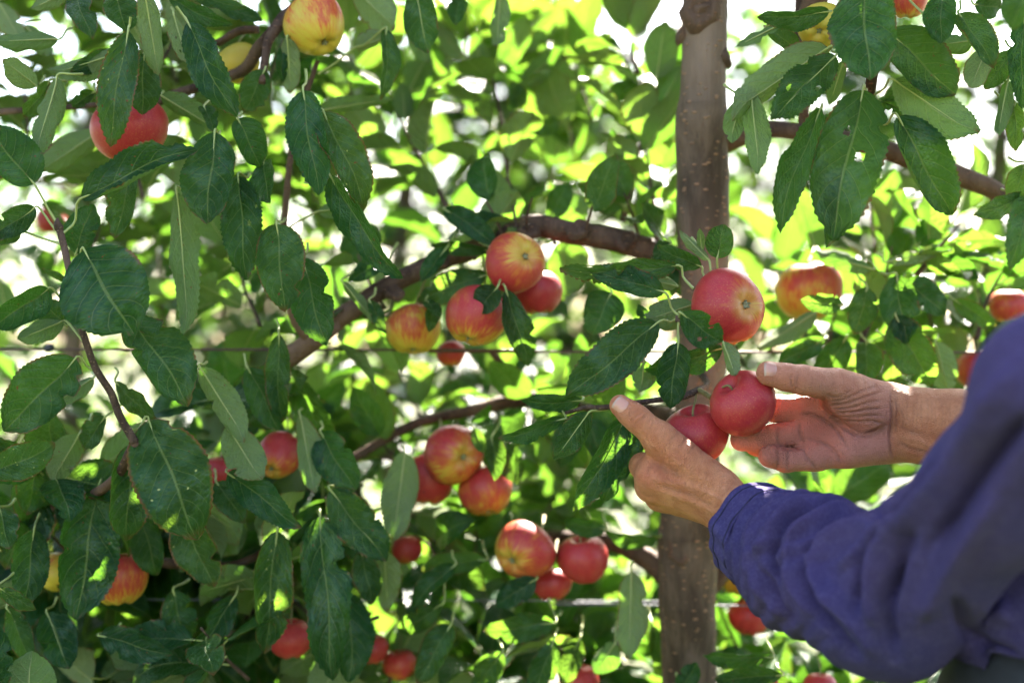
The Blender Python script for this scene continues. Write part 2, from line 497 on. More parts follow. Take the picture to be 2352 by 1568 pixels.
def ground_material():
    T = NT('dry_soil')
    tc = T.n('ShaderNodeTexCoord')
    a = T.noise(tc.outputs['Object'], 1.2, 5.0, 0.6).outputs[0]
    b = T.noise(tc.outputs['Object'], 25.0, 5.0, 0.7).outputs[0]
    col = T.mix(T.mrange(a, 0.48, 0.62), (0.085, 0.100, 0.040), (0.24, 0.20, 0.15))
    col = T.mix(T.mrange(b, 0.5, 0.75), col, (0.13, 0.14, 0.06))
    bs = T.n('ShaderNodeBsdfPrincipled', i_Roughness=0.95)
    T.set(bs.inputs['Base Color'], col)
    T.set(bs.inputs['Normal'], T.bump(b, 0.6, 0.03))
    return T.done(bs.outputs[0])

M_LEAF = leaf_material()
M_STALK = stalk_material()
M_TRUNK = bark_material('trunk_bark', (0.056, 0.036, 0.025), (0.135, 0.090, 0.065), (0.29, 0.16, 0.095))
M_BRANCH = bark_material('branch_bark', (0.042, 0.022, 0.014), (0.095, 0.055, 0.036), (0.17, 0.09, 0.055), 1.3)
M_TWIG = bark_material('twig_bark', (0.040, 0.024, 0.018), (0.090, 0.055, 0.042), (0.22, 0.14, 0.09), 3.0)
M_APPLE = apple_material()
M_STEM = plain('apple_stem', (0.12, 0.085, 0.03), (0.26, 0.22, 0.07), 120)
M_CALYX = plain('calyx', (0.10, 0.085, 0.045), (0.27, 0.26, 0.12), 160)
M_SKIN = skin_material()
M_NAIL = nail_material()
M_SHIRT = shirt_material('indigo_cotton', 0.92)
M_CUFF = shirt_material('indigo_cotton_cuff', 1.08)
M_TROUSER = plain('dark_trousers', (0.008, 0.009, 0.012), (0.018, 0.019, 0.024), 60, 0.8)
M_WIRE = plain('rusty_wire', (0.060, 0.032, 0.024), (0.13, 0.075, 0.055), 300, 0.6, 0.4)
M_WIRE2 = plain('zinc_wire', (0.10, 0.10, 0.115), (0.16, 0.16, 0.18), 300, 0.6, 0.3)
M_CLIP = plain('black_plastic', (0.01, 0.01, 0.012), (0.02, 0.02, 0.022), 50, 0.5)
M_SOIL = ground_material()

# ------------------------------------------------------------------ ground
gm = mesh_np('ground', [(-300, -300, 0), (300, -300, 0), (300, 300, 0), (-300, 300, 0)], [(0, 1, 2, 3)], M_SOIL)
tag(link(bpy.data.objects.new('ground', gm)), kind='structure')

M_GRASS = plain('added_dark_grass', (0.022, 0.045, 0.010), (0.060, 0.085, 0.022), 14.0, 0.9)  # dark grass sheet, out of view, added to weaken light bounced from the ground
ga = mesh_np('added_grass_sheet', [(-60, -2.6, 0.004), (60, -2.6, 0.004), (60, 2.9, 0.004), (-60, 2.9, 0.004)], [(0, 1, 2, 3)], M_GRASS)
tag(link(bpy.data.objects.new('added_grass_sheet', ga)), kind='structure')

# ------------------------------------------------------------------ leaves
def leaf_arrays(L=1.0, W=0.55, bend=0.06, fold=(14, 14), curl=(0, 0), wave=0.03, seed=0, ns=26, nv=5, serr=0.03,
                bites=(), holes=0, tipcurl=0.0, stalk=0.28, stalk_to=None, twist=0.0, pointy=0.86, thick=0.012):
    """blade from (0,0,0) to (L,0,0), upper side +z; returns V,F,uv,material index"""
    rs = random.Random(seed)
    s = np.linspace(0, 1, ns)
    w = np.sin(np.pi * np.clip(s, 0, 1) ** pointy) ** 0.60
    w *= 1 - 0.30 * np.exp(-((s - 0.95) / 0.05) ** 2)
    w[0] = 0.03; w[-1] = 0.0
    half = W * L * 0.5
    wL, wR = w.copy(), w.copy()
    for (s0, sd, dep, wd) in bites:
        g = 1 - dep * np.exp(-np.abs((s - s0) / wd) ** 3)
        if sd > 0: wL *= g
        else: wR *= g
    ph1, ph2, ph3 = rs.uniform(0, 6.28), rs.uniform(0, 6.28), rs.uniform(0, 6.28)
    zmid = bend * L * 4 * s * (1 - s) + tipcurl * L * np.clip((s - 0.6) / 0.4, 0, 1) ** 2
    ymid = 0.02 * L * np.sin(s * 5 + ph3) * (s * (1 - s) * 4)
    V, uv = [], []
    vsamp = np.linspace(-1, 1, 2 * nv + 1)
    m = len(vsamp)
    for i in range(ns):
        si = s[i]
        tw = twist * (si - 0.3)
        row = np.zeros((m, 3))
        for sd in (-1, 1):
            ww = (wL if sd > 0 else wR)[i] * half
            f = math.radians(fold[0] if sd > 0 else fold[1]); cu = math.radians(curl[0] if sd > 0 else curl[1])
            y = z = 0.0
            pv = 0.0
            for j in range(nv + 1):
                v = j / nv
                th = f * (0.35 + 0.65 * (1 - v)) + cu * v * v * (0.4 + 0.6 * math.sin(math.pi * min(1, si * 1.05)))
                dvv = v - pv; pv = v
                y += math.cos(th) * dvv * ww; z += math.sin(th) * dvv * ww
                yy, zz = y * sd, z
                x = si * L
                if j == nv:
                    tooth = serr * L * 0.5 * (1 if (i if ns < 80 else i // 2) % 2 else -0.35) * (0.6 + 0.8 * rs.random())
                    if 1 < i < ns - 1:
                        yy += sd * tooth * math.cos(th); zz += tooth * math.sin(th); x += abs(tooth) * 0.5
                zz += wave * L * v * v * (math.sin(si * 11 + ph1 + (1.7 if sd > 0 else 0)) + 0.6 * math.sin(si * 23 + ph2 * sd)) * min(1, si * 4) * 0.5
                x -= 0.05 * L * v * (1 - si) * 0.8           # rounded shoulders at the base
                k = nv + sd * j
                c_, s_ = math.cos(tw), math.sin(tw)
                row[k] = (x, ymid[i] + yy * c_ - zz * s_, zmid[i] + yy * s_ + zz * c_)
        V.append(row)
        for v in vsamp: uv.append((si, 0.5 + 0.5 * v))
    V = np.concatenate(V)
    F, mi = [], []
    holes = 0 if ns < 40 else holes
    hs = [(rs.uniform(0.2, 0.85), rs.choice((-1, 1)) * rs.uniform(0.2, 0.75), rs.uniform(0.022, 0.045)) for _ in range(holes)]
    for i in range(ns - 1):
        for j in range(m - 1):
            if hs:
                sc_, vc_ = (i + 0.5) / (ns - 1), (vsamp[j] + vsamp[j + 1]) * 0.5
                if any(((sc_ - a) / r) ** 2 + ((vc_ - b) / (r * 3.0)) ** 2 < 1 + 0.35 * math.sin(5 * math.atan2(vc_ - b, (sc_ - a) * 3.0) + a * 40) for a, b, r in hs): continue
            a = i * m + j
            F.append((a, a + m, a + m + 1, a + 1)); mi.append(0)
    if stalk <= 0:
        return V, F, np.array(uv), mi
    # stalk running under the midrib and back to the twig
    if stalk_to is not None:
        e = np.array(stalk_to)
        pts = [e, e * 0.62 + np.array([0.0, 0, -0.07 * L]), np.array([-0.08 * L, 0, -0.012 * L]), (0.10 * L, ymid[2], zmid[2] - thick * L * 0.3), (0.75 * L, ymid[int(ns * .75)], zmid[int(ns * .75)] - thick * 0.1 * L)]
    else:
        pts = [(-stalk * L, rs.uniform(-.05, .05) * L, -0.10 * L), (-stalk * 0.55 * L, 0, -0.045 * L), (-0.06 * L, 0, -0.008 * L), (0.10 * L, ymid[2], zmid[2] - thick * L * 0.3), (0.75 * L, ymid[int(ns * .75)], zmid[int(ns * .75)] - thick * 0.1 * L)]
    t0 = thick * L * 0.95
    tv, tf, tu = tube_arrays(pts, [t0 * 1.25, t0, t0, t0 * 0.7, t0 * 0.22], 12, 5, cap=False)
    o = len(V)
    V = np.vstack([V, tv]); uv = np.vstack([np.array(uv), np.tile([0.3, 0.5], (len(tv), 1))])
    for f in tf:
        F.append(tuple(q + o for q in f)); mi.append(1)
    return V, F, uv, mi

def frame_matrix(B, a, n):
    a = a.normalized()
    n = (n - a * n.dot(a)).normalized()
    b = n.cross(a)
    M = Matrix((a, b, n)).transposed().to_4x4()
    M.translation = B
    return M

# shared leaf shapes for the many leaves that are not posed one by one
VARIANTS, VARR = [], []
for i in range(18):
    rs = random.Random(100 + i)
    kw = dict(L=1.0, W=rs.uniform(0.52, 0.70), bend=rs.uniform(-0.02, 0.10), fold=(rs.uniform(4, 30), rs.uniform(4, 30)),
              curl=(rs.uniform(-15, 55), rs.uniform(-15, 55)), wave=rs.uniform(0.02, 0.06), seed=i, ns=24, nv=4, serr=0.020,
              tipcurl=rs.uniform(-0.18, 0.06), twist=rs.uniform(-0.5, 0.5), pointy=rs.uniform(0.78, 0.95),
              bites=[(rs.uniform(0.3, 0.9), rs.choice((-1, 1)), rs.uniform(0.3, 0.7), rs.uniform(0.03, 0.07))] if i % 3 == 0 else [], holes=1 if i % 5 == 2 else 0)
    V, F, uv, mi = leaf_arrays(**kw)
    VARIANTS.append(mesh_np('leaf', V, F, [M_LEAF, M_STALK], uv, mi))
    kw.update(ns=9, nv=2, serr=0.0, holes=0, bites=[], stalk=0)
    VARR.append(leaf_arrays(**kw))

# places where the photograph shows fruit uncovered: loose leaves keep clear of them (px, py, radius, distance)
CLEAR = [(1184, 602, 74, 1.55), (1094, 726, 74, 1.55), (950, 757, 66, 1.62), (1234, 672, 60, 1.62), (1043, 1042, 72, 1.66), (984, 1101, 58, 1.70), (1117, 1128, 64, 1.68), (1203, 1264, 74, 1.64),
         (1340, 1284, 58, 1.65), (1268, 1340, 40, 1.68), (640, 1046, 46, 1.60), (300, 310, 70, 1.50), (725, 58, 72, 1.52), (1859, 655, 66, 1.72), (934, 1262, 30, 1.78), (1673, 704, 87, 1.40), (1340, 545, 60, 1.62), (1270, 535, 40, 1.62), (860, 690, 40, 1.60),
         (1612, 200, 60, 1.58), (1612, 60, 60, 1.58), (1612, 330, 60, 1.58), (1614, 450, 60, 1.58), (1580, 1300, 70, 1.70), (1580, 1420, 70, 1.70), (1722, 1416, 40, 1.76), (668, 1466, 30, 1.62), (856, 1490, 26, 1.70), (918, 1526, 30, 1.72), (290, 1330, 50, 1.58), (120, 1314, 20, 1.60), (1328, 1556, 30, 1.72), (1748, 1556, 34, 1.60), (2310, 705, 34, 1.70), (2240, 850, 34, 1.72), (505, 1085, 26, 1.60)]
class Tree:
    """an apple tree: Empty at the foot of the trunk, parts trunk, branch, twig, leaf, foliage"""
    def __init__(self, loc, label, group=None):
        self.loc = Vector(loc)
        self.e = empty('apple_tree', loc, label, 'tree', group)
        self.cand = []          # (score, matrix)
        self.placed = 0
    def leaf(self, M):
        p = M.translation
        a = M.to_3x3() @ Vector((1, 0, 0))
        c = p + a * 0.5
        sc = a.length
        if c.y < 0.25: return
        x, z = c.x / (K * c.y) + 1176, 784 - (c.z - CAMZ) / (K * c.y)
        for (ax_, ay_, ar_, aY_) in CLEAR:
            if c.y < aY_ + 0.04:
                for q in (0.1, 0.5, 0.9):
                    e = p + a * q
                    ex, ez = e.x / (K * e.y) + 1176, 784 - (e.z - CAMZ) / (K * e.y)
                    if (ex - ax_) ** 2 + (ez - ay_) ** 2 < (ar_ + 18) ** 2: return
        vis = 1.0 if -30 < x < 2382 and -30 < z < 1598 else 0.0
        self.cand.append((vis * sc / c.y ** 1.6, M))
    def finish(self, limit):
        self.cand.sort(key=lambda q: -q[0])
        n = 0
        rest = []
        for sc, M in self.cand:
            if n < limit and sc > 0:
                o = bpy.data.objects.new('leaf', VARIANTS[rng.randrange(len(VARIANTS))])
                M2 = M.copy(); M2.translation = M.translation - self.loc
                o.matrix_basis = M2
                link(o); o.parent = self.e
                n += 1
            else:
                rest.append(M)
        self.mass(rest)
    def mass(self, mats, name='foliage'):
        if not mats: return
        Vs, Fl, Us, Ms, Rn = [], [], [], [], []
        off = 0
        for M in mats:
            V, F, uv, mi = VARR[rng.randrange(len(VARR))]
            A = np.array(M)
            W = V @ A[:3, :3].T + (A[:3, 3] - np.array(self.loc))
            Vs.append(W); Us.append(uv)
            Fl.extend(tuple(q + off for q in f) for f in F)
            Ms.extend(mi); Rn.append(np.full(len(V), rng.random()))
            off += len(V)
        me = mesh_np(name, np.concatenate(Vs), Fl, [M_LEAF, M_STALK], np.concatenate(Us), Ms, attrs={'rnd': np.concatenate(Rn)})
        o = link(bpy.data.objects.new(name, me), self.e)
        tag(o, kind='stuff')

def put_leaf(tree, bx, by, tx, ty, w, side, Y, tY=None, r=None, f=None, c=None, b=None, p=None, tc=None, bites=None, holes=0, wave=0.055, tw=None):
    """a leaf posed by hand: base and tip as seen, distance, visible width, side turned to the viewer, roll, fold, edge curl"""
    rs = random.Random(int(bx * 7 + by * 13 + tx * 3 + ty))
    B = at(bx, by, Y)
    T_ = at(tx, ty, Y + (rs.uniform(-0.035, 0.02) if tY is None else tY))
    a = T_ - B
    L = a.length
    toc = (Vector((0, 0, CAMZ)) - (B + T_) * 0.5).normalized()
    roll = rs.uniform(-28, 28) if r is None else r
    n = toc if side == 'T' else -toc
    n = Matrix.Rotation(R(roll), 3, a.normalized()) @ n
    W = ls(w, Y) / max(0.45, math.cos(R(roll))) / L
    if c is None: c = (rs.choice((-12, 10, 25, 50, 75)), rs.choice((-12, 10, 25, 50, 75)))
    if tc is None: tc = rs.uniform(-0.12, 0.05)
    if f is None: f = (rs.uniform(6, 22), rs.uniform(6, 22))
    elif not isinstance(f, tuple): f = (f, f)
    M = frame_matrix(B, a, n)
    st = None
    if p is not None:
        q = at(*p) if len(p) == 3 else at(p[0], p[1], Y + 0.01)
        st = M.inverted() @ q
    else:
        st = M.inverted() @ (B + Vector((rs.uniform(-0.012, 0.012), 0.034, rs.uniform(0.004, 0.024))))
    if bites is None:
        bites = []
        for _ in range(rs.choice((0, 0, 1, 1, 2))):
            bites.append((rs.uniform(0.25, 0.95), rs.choice((-1, 1)), rs.uniform(0.15, 0.5), rs.uniform(0.02, 0.06)))
    kw = dict(L=L, W=W, bend=rs.uniform(0.0, 0.09) if b is None else b, fold=f, curl=c, wave=wave, seed=rs.randrange(9999),
              ns=44 if not holes else 88, nv=7 if not holes else 16, serr=0.020, bites=bites, holes=holes * 2, tipcurl=tc, stalk_to=st, twist=rs.uniform(-0.35, 0.35) if tw is None else tw,
              pointy=rs.uniform(0.78, 1.0), thick=0.0013 / L)
    V, F, uv, mi = leaf_arrays(**kw)
    me = mesh_np('leaf', V, F, [M_LEAF, M_STALK], uv, mi)
    o = bpy.data.objects.new('leaf', me)
    M.translation = B - tree.loc
    o.matrix_basis = M
    link(o); o.parent = tree.e
    tree.placed += 1
    return o

def shoot(tree, pts, r0, r1, nl, lmin, lmax, start=0.1, seed=None, spread=58, stem=True, droop=0.35):
    """a leafy shoot: woody stem through pts with leaves set spirally on it"""
    rs = random.Random(seed if seed is not None else rng.randrange(99999))
    C = catmull([tuple(q) for q in pts], 24)
    if stem:
        n = len(pts)
        tube('twig', [tuple(q) for q in pts], [r0 + (r1 - r0) * i / (n - 1) for i in range(n)], M_TWIG, tree.e, 18, 7, 0.10, rs.randrange(999))
    phi = rs.uniform(0, 6.28)
    for i in range(nl):
        t = start + (1 - start) * (i + 0.5 * rs.random()) / nl
        k = min(22, int(t * 23))
        p = Vector(C[k]); tn = (Vector(C[k + 1]) - Vector(C[k])).normalized()
        phi += 2.4 + rs.uniform(-0.4, 0.4)
        ref = Vector((0.3, 1, 0.1)); u = (ref - tn * ref.dot(tn)).normalized(); v = tn.cross(u)
        rad = u * math.cos(phi) + v * math.sin(phi)
        sp = R(spread + rs.uniform(-18, 18)) * (0.55 if t > 0.9 else 1)
        d = tn * math.cos(sp) + rad * math.sin(sp)
        d = (d + Vector((0, 0, -droop * rs.uniform(0.2, 1.3)))).normalized()
        nn = (tn - d * tn.dot(d))
        if nn.length < 0.05: nn = Vector((0, 0, 1))
        nn = nn.normalized() + Vector((rs.uniform(-.45, .45), rs.uniform(-.45, .45), rs.uniform(-.1, .5)))
        L = rs.uniform(lmin, lmax) * (0.72 if t > 0.93 else 1)
        M = frame_matrix(p + d * 0.27 * L + Vector((0, 0, 0.0)), d, nn)
        M = M @ Matrix.Diagonal((L, L, L, 1))
        tree.leaf(M)

# ------------------------------------------------------------------ the trees of the near row
MAIN = Tree((0.205, 1.74, 0), 'apple tree with lenticelled brown trunk standing right of centre behind the hands')
LEFT = Tree((-1.12, 1.80, 0), 'leafy apple tree whose shoots hang into the left side of the picture')

def P3(lst):
    return [tuple(at(*q)) for q in lst]

def rr(lst):
    return [ls(r, Y) for r, Y in lst]

# trunk: (px, py, Y, half width)
tk = [(1640, -2600, 1.50, 30), (1632, -900, 1.53, 44), (1621, -120, 1.565, 50), (1619, 60, 1.57, 52), (1615, 200, 1.575, 53), (1611, 270, 1.58, 60), (1613, 360, 1.59, 59),
      (1615, 520, 1.60, 60), (1618, 700, 1.62, 56), (1610, 880, 1.64, 55), (1592, 1080, 1.66, 60), (1580, 1250, 1.68, 69), (1579, 1400, 1.69, 66), (1583, 1560, 1.70, 62), (1588, 1900, 1.71, 68)]
tp = P3([q[:3] for q in tk]) + [(0.21, 1.72, 0.45), (0.205, 1.74, 0.0), (0.205, 1.74, -0.1)]
tr_ = [ls(q[3], q[2]) for q in tk] + [0.045, 0.058, 0.062]
trunk = tube('trunk', tp, tr_, M_TRUNK, MAIN.e, 260, 40, 0.030, 3)
tag(trunk, 'brown trunk with pale lenticels and pruning scars')

def knot(px, py, Y, r, dirv, name='knot'):
    """pruning scar: a ring of bark around a sunken core"""
    c = at(px, py, Y); d = Vector(dirv).normalized()
    u = d.orthogonal().normalized(); v = d.cross(u)
    prof = [(1.45, -0.5), (1.25, -0.05), (1.0, 0.12), (0.82, 0.15), (0.64, -0.02), (0.48, 0.05), (0.28, -0.10), (0.0, -0.06)]
    V, F = [], []
    n = 18
    rs = random.Random(int(px))
    ph = [rs.uniform(0, 6.28) for _ in range(4)]
    for (a, h) in prof:
        for j in range(n):
            t = 6.2832 * j / n
            k = 1 + 0.14 * math.sin(2 * t + ph[0]) + 0.08 * math.sin(5 * t + ph[1])
            q = c + (u * math.cos(t) + v * math.sin(t)) * (r * a * k) + d * (r * (h + 0.06 * math.sin(3 * t + ph[2])))
            V.append(tuple(q - MAIN.loc))
    for i in range(len(prof) - 1):
        for j in range(n):
            F.append((i * n + j, i * n + (j + 1) % n, (i + 1) * n + (j + 1) % n, (i + 1) * n + j))
    me = mesh_np(name, V, F, M_BRANCH)
    link(bpy.data.objects.new(name, me), trunk).location = (0, 0, 0)

knot(1612, 18, 1.543, 0.017, (-0.05, -1, 0.05))
knot(1622, 32, 1.543, 0.010, (0.1, -1, -0.2))
knot(1567, 66, 1.57, 0.011, (-1, -0.2, 0.5))
knot(1672, 128, 1.57, 0.011, (1, -0.25, 0.3))
knot(1560, 1262, 1.65, 0.013, (-0.3, -1, 0.1))

def branch(tree, lst, name='branch', bump=0.05, seg=16, n=48, mat=None):
    return tube(name, P3([q[:3] for q in lst]), [ls(q[3], q[2]) for q in lst], mat or M_BRANCH, tree.e, n, seg, bump, int(lst[0][0]))

# trained arms and limbs (px, py, Y, half width)
branch(MAIN, [(1612, 640, 1.62, 34), (1540, 590, 1.62, 29), (1430, 556, 1.62, 27), (1330, 537, 1.62, 26), (1240, 520, 1.62, 27), (1170, 528, 1.63, 26), (1100, 566, 1.64, 23), (1010, 600, 1.63, 21), (900, 652, 1.61, 22), (800, 718, 1.60, 24), (715, 782, 1.60, 24), (640, 838, 1.62, 22), (560, 890, 1.66, 20)], bump=0.09)
branch(MAIN, [(1600, 980, 1.68, 28), (1500, 950, 1.74, 22), (1330, 930, 1.80, 20), (1200, 916, 1.80, 18), (1080, 944, 1.78, 14), (960, 970, 1.76, 12), (850, 1030, 1.75, 10), (730, 1112, 1.76, 11), (620, 1214, 1.78, 13), (520, 1282, 1.82, 12)], bump=0.14)
for (kx, ky, kY, kr) in ((1215, 528, 1.60, 0.009), (1330, 522, 1.60, 0.010), (1010, 596, 1.615, 0.008), (905, 668, 1.595, 0.008), (760, 742, 1.585, 0.009), (1440, 548, 1.605, 0.009)):
    knot(kx, ky, kY, kr, (0.1, -0.8, 0.5))
branch(MAIN, [(1570, 1360, 1.70, 36), (1510, 1300, 1.70, 26), (1450, 1262, 1.71, 22), (1390, 1240, 1.74, 20), (1300, 1235, 1.80, 17), (1180, 1230, 1.86, 14)], bump=0.06)
branch(MAIN, [(1590, 1380, 1.70, 34), (1650, 1320, 1.71, 24), (1700, 1270, 1.74, 20), (1800, 1230, 1.80, 17), (1960, 1200, 1.86, 15)], bump=0.06)
branch(MAIN, [(1640, 335, 1.60, 26), (1720, 308, 1.60, 21), (1800, 298, 1.58, 20), (1930, 318, 1.56, 20), (2080, 360, 1.56, 22), (2220, 410, 1.57, 24), (2300, 450, 1.58, 22), (2420, 560, 1.60, 20)], bump=0.08)
branch(MAIN, [(2000, 330, 1.56, 16), (1990, 250, 1.50, 14), (2002, 190, 1.46, 13), (2008, 90, 1.45, 12), (2000, -60, 1.47, 12)], bump=0.1)
branch(MAIN, [(1850, 310, 1.58, 14), (1842, 200, 1.56, 12), (1838, 80, 1.55, 12), (1840, -80, 1.55, 11)], bump=0.1)
branch(LEFT, [(880, -330, 1.75, 26), (780, -120, 1.62, 22), (698, 0, 1.56, 17), (650, 45, 1.54, 16), (618, 92, 1.52, 11), (608, 140, 1.51, 9), (602, 192, 1.50, 8)], bump=0.1)
branch(LEFT, [(650, 45, 1.54, 13), (600, 105, 1.55, 15), (560, 160, 1.57, 13), (480, 190, 1.60, 12), (320, 250, 1.64, 12), (150, 330, 1.70, 14), (-60, 420, 1.76, 18)], bump=0.1)
branch(LEFT, [(595, 68, 1.55, 9), (550, 72, 1.55, 9), (500, 98, 1.56, 8), (440, 110, 1.57, 7)], bump=0.1)
branch(MAIN, [(715, 782, 1.60, 13), (678, 742, 1.58, 10), (664, 690, 1.57, 9), (655, 620, 1.57, 8), (652, 530, 1.57, 8), (660, 430, 1.56, 8), (672, 330, 1.55, 7), (690, 250, 1.55, 7), (712, 190, 1.55, 6), (730, 140, 1.55, 5)], bump=0.1)
branch(LEFT, [(-260, 1210, 1.78, 16), (60, 1180, 1.60, 14), (240, 1120, 1.48, 12), (310, 1016, 1.42, 9)], bump=0.1)
branch(LEFT, [(-300, 1420, 1.78, 16), (100, 1300, 1.68, 13), (330, 1290, 1.64, 12), (520, 1300, 1.62, 10), (640, 1250, 1.62, 9)], bump=0.1)
branch(LEFT, [(-260, 300, 1.78, 14), (-40, 262, 1.66, 9), (120, 250, 1.58, 7), (230, 240, 1.55, 6)], bump=0.1)
branch(MAIN, [(1130, 806, 1.75, 9), (1165, 855, 1.76, 10), (1205, 912, 1.78, 12)], bump=0.1)
branch(MAIN, [(870, -260, 1.80, 16), (1020, -140, 1.70, 12), (1090, -60, 1.62, 10), (1130, -20, 1.58, 8)], bump=0.1)
# left neighbour's trunk, out of the picture
tube('trunk', [(-1.12, 1.80, -0.1), (-1.12, 1.80, 0.4), (-1.10, 1.79, 0.95), (-1.09, 1.78, 1.5), (-1.10, 1.77, 2.2), (-1.08, 1.75, 2.9)], [0.06, 0.05, 0.04, 0.036, 0.028, 0.012], M_TRUNK, LEFT.e, 60, 20, 0.03, 9)
for k, (z0, x1, y1, z1) in enumerate([(0.9, -0.80, 1.66, 0.98), (1.25, -0.72, 1.72, 1.53), (1.5, -0.62, 1.66, 1.66), (1.75, -0.35, 1.75, 1.85)]):
    tube('branch', [(-1.10, 1.79, z0), ((-1.10 + x1) / 2, (1.79 + y1) / 2, (z0 + z1) / 2 + 0.03), (x1, y1, z1)], [0.022, 0.016, 0.012], M_BRANCH, LEFT.e, 20, 12, 0.06, k)

# in-focus shoot at the left edge
tube('twig', P3([(310, 1016, 1.42), (275, 954, 1.415), (255, 902, 1.41), (220, 846, 1.405), (197, 784, 1.40), (175, 717, 1.40), (165, 655, 1.40), (150, 580, 1.40), (136, 524, 1.40)]),
     [ls(r, 1.4) for r in (10, 9.5, 9, 8.5, 8, 7.5, 7.5, 8, 8.5)], M_TWIG, LEFT.e, 60, 12, 0.07, 5)
# bud at its tip
tube('bud', P3([(136, 526, 1.40), (132, 514, 1.398), (133, 500, 1.398)]), [ls(10, 1.4), ls(8, 1.4), ls(1.5, 1.4)], M_TWIG, LEFT.e, 10, 8, 0.2, 6)
# fruiting twig by the hands
tube('twig', P3([(1618, 700, 1.60), (1600, 740, 1.50), (1588, 745, 1.44), (1566, 735, 1.405), (1560, 728, 1.40)]), [ls(r, 1.45) for r in (10, 8, 8, 8, 9)], M_TWIG, MAIN.e, 30, 10, 0.12, 7)
tube('twig', P3([(1612, 860, 1.62), (1625, 882, 1.52), (1600, 898, 1.445), (1560, 912, 1.42), (1510, 918, 1.41), (1475, 923, 1.405), (1430, 930, 1.405), (1380, 936, 1.405), (1345, 936, 1.41), (1300, 948, 1.43)]),
     [ls(r, 1.42) for r in (10, 8, 9, 8, 6, 6, 6, 6, 5, 4)], M_TWIG, MAIN.e, 60, 10, 0.14, 8)
tube('spur', P3([(1606, 896, 1.44), (1622, 905, 1.42), (1634, 914, 1.40)]), [ls(7, 1.4), ls(6, 1.4), ls(6, 1.4)], M_STEM, MAIN.e, 10, 8, 0.1, 9)
tube('spur', P3([(1560, 728, 1.40), (1557, 740, 1.398)]), [ls(9, 1.4), ls(7, 1.4)], M_TWIG, MAIN.e, 6, 8, 0.2, 10)

# ------------------------------------------------------------------ leaves posed one by one
lv = lambda t, *a, **k: put_leaf(t, *a, **k)
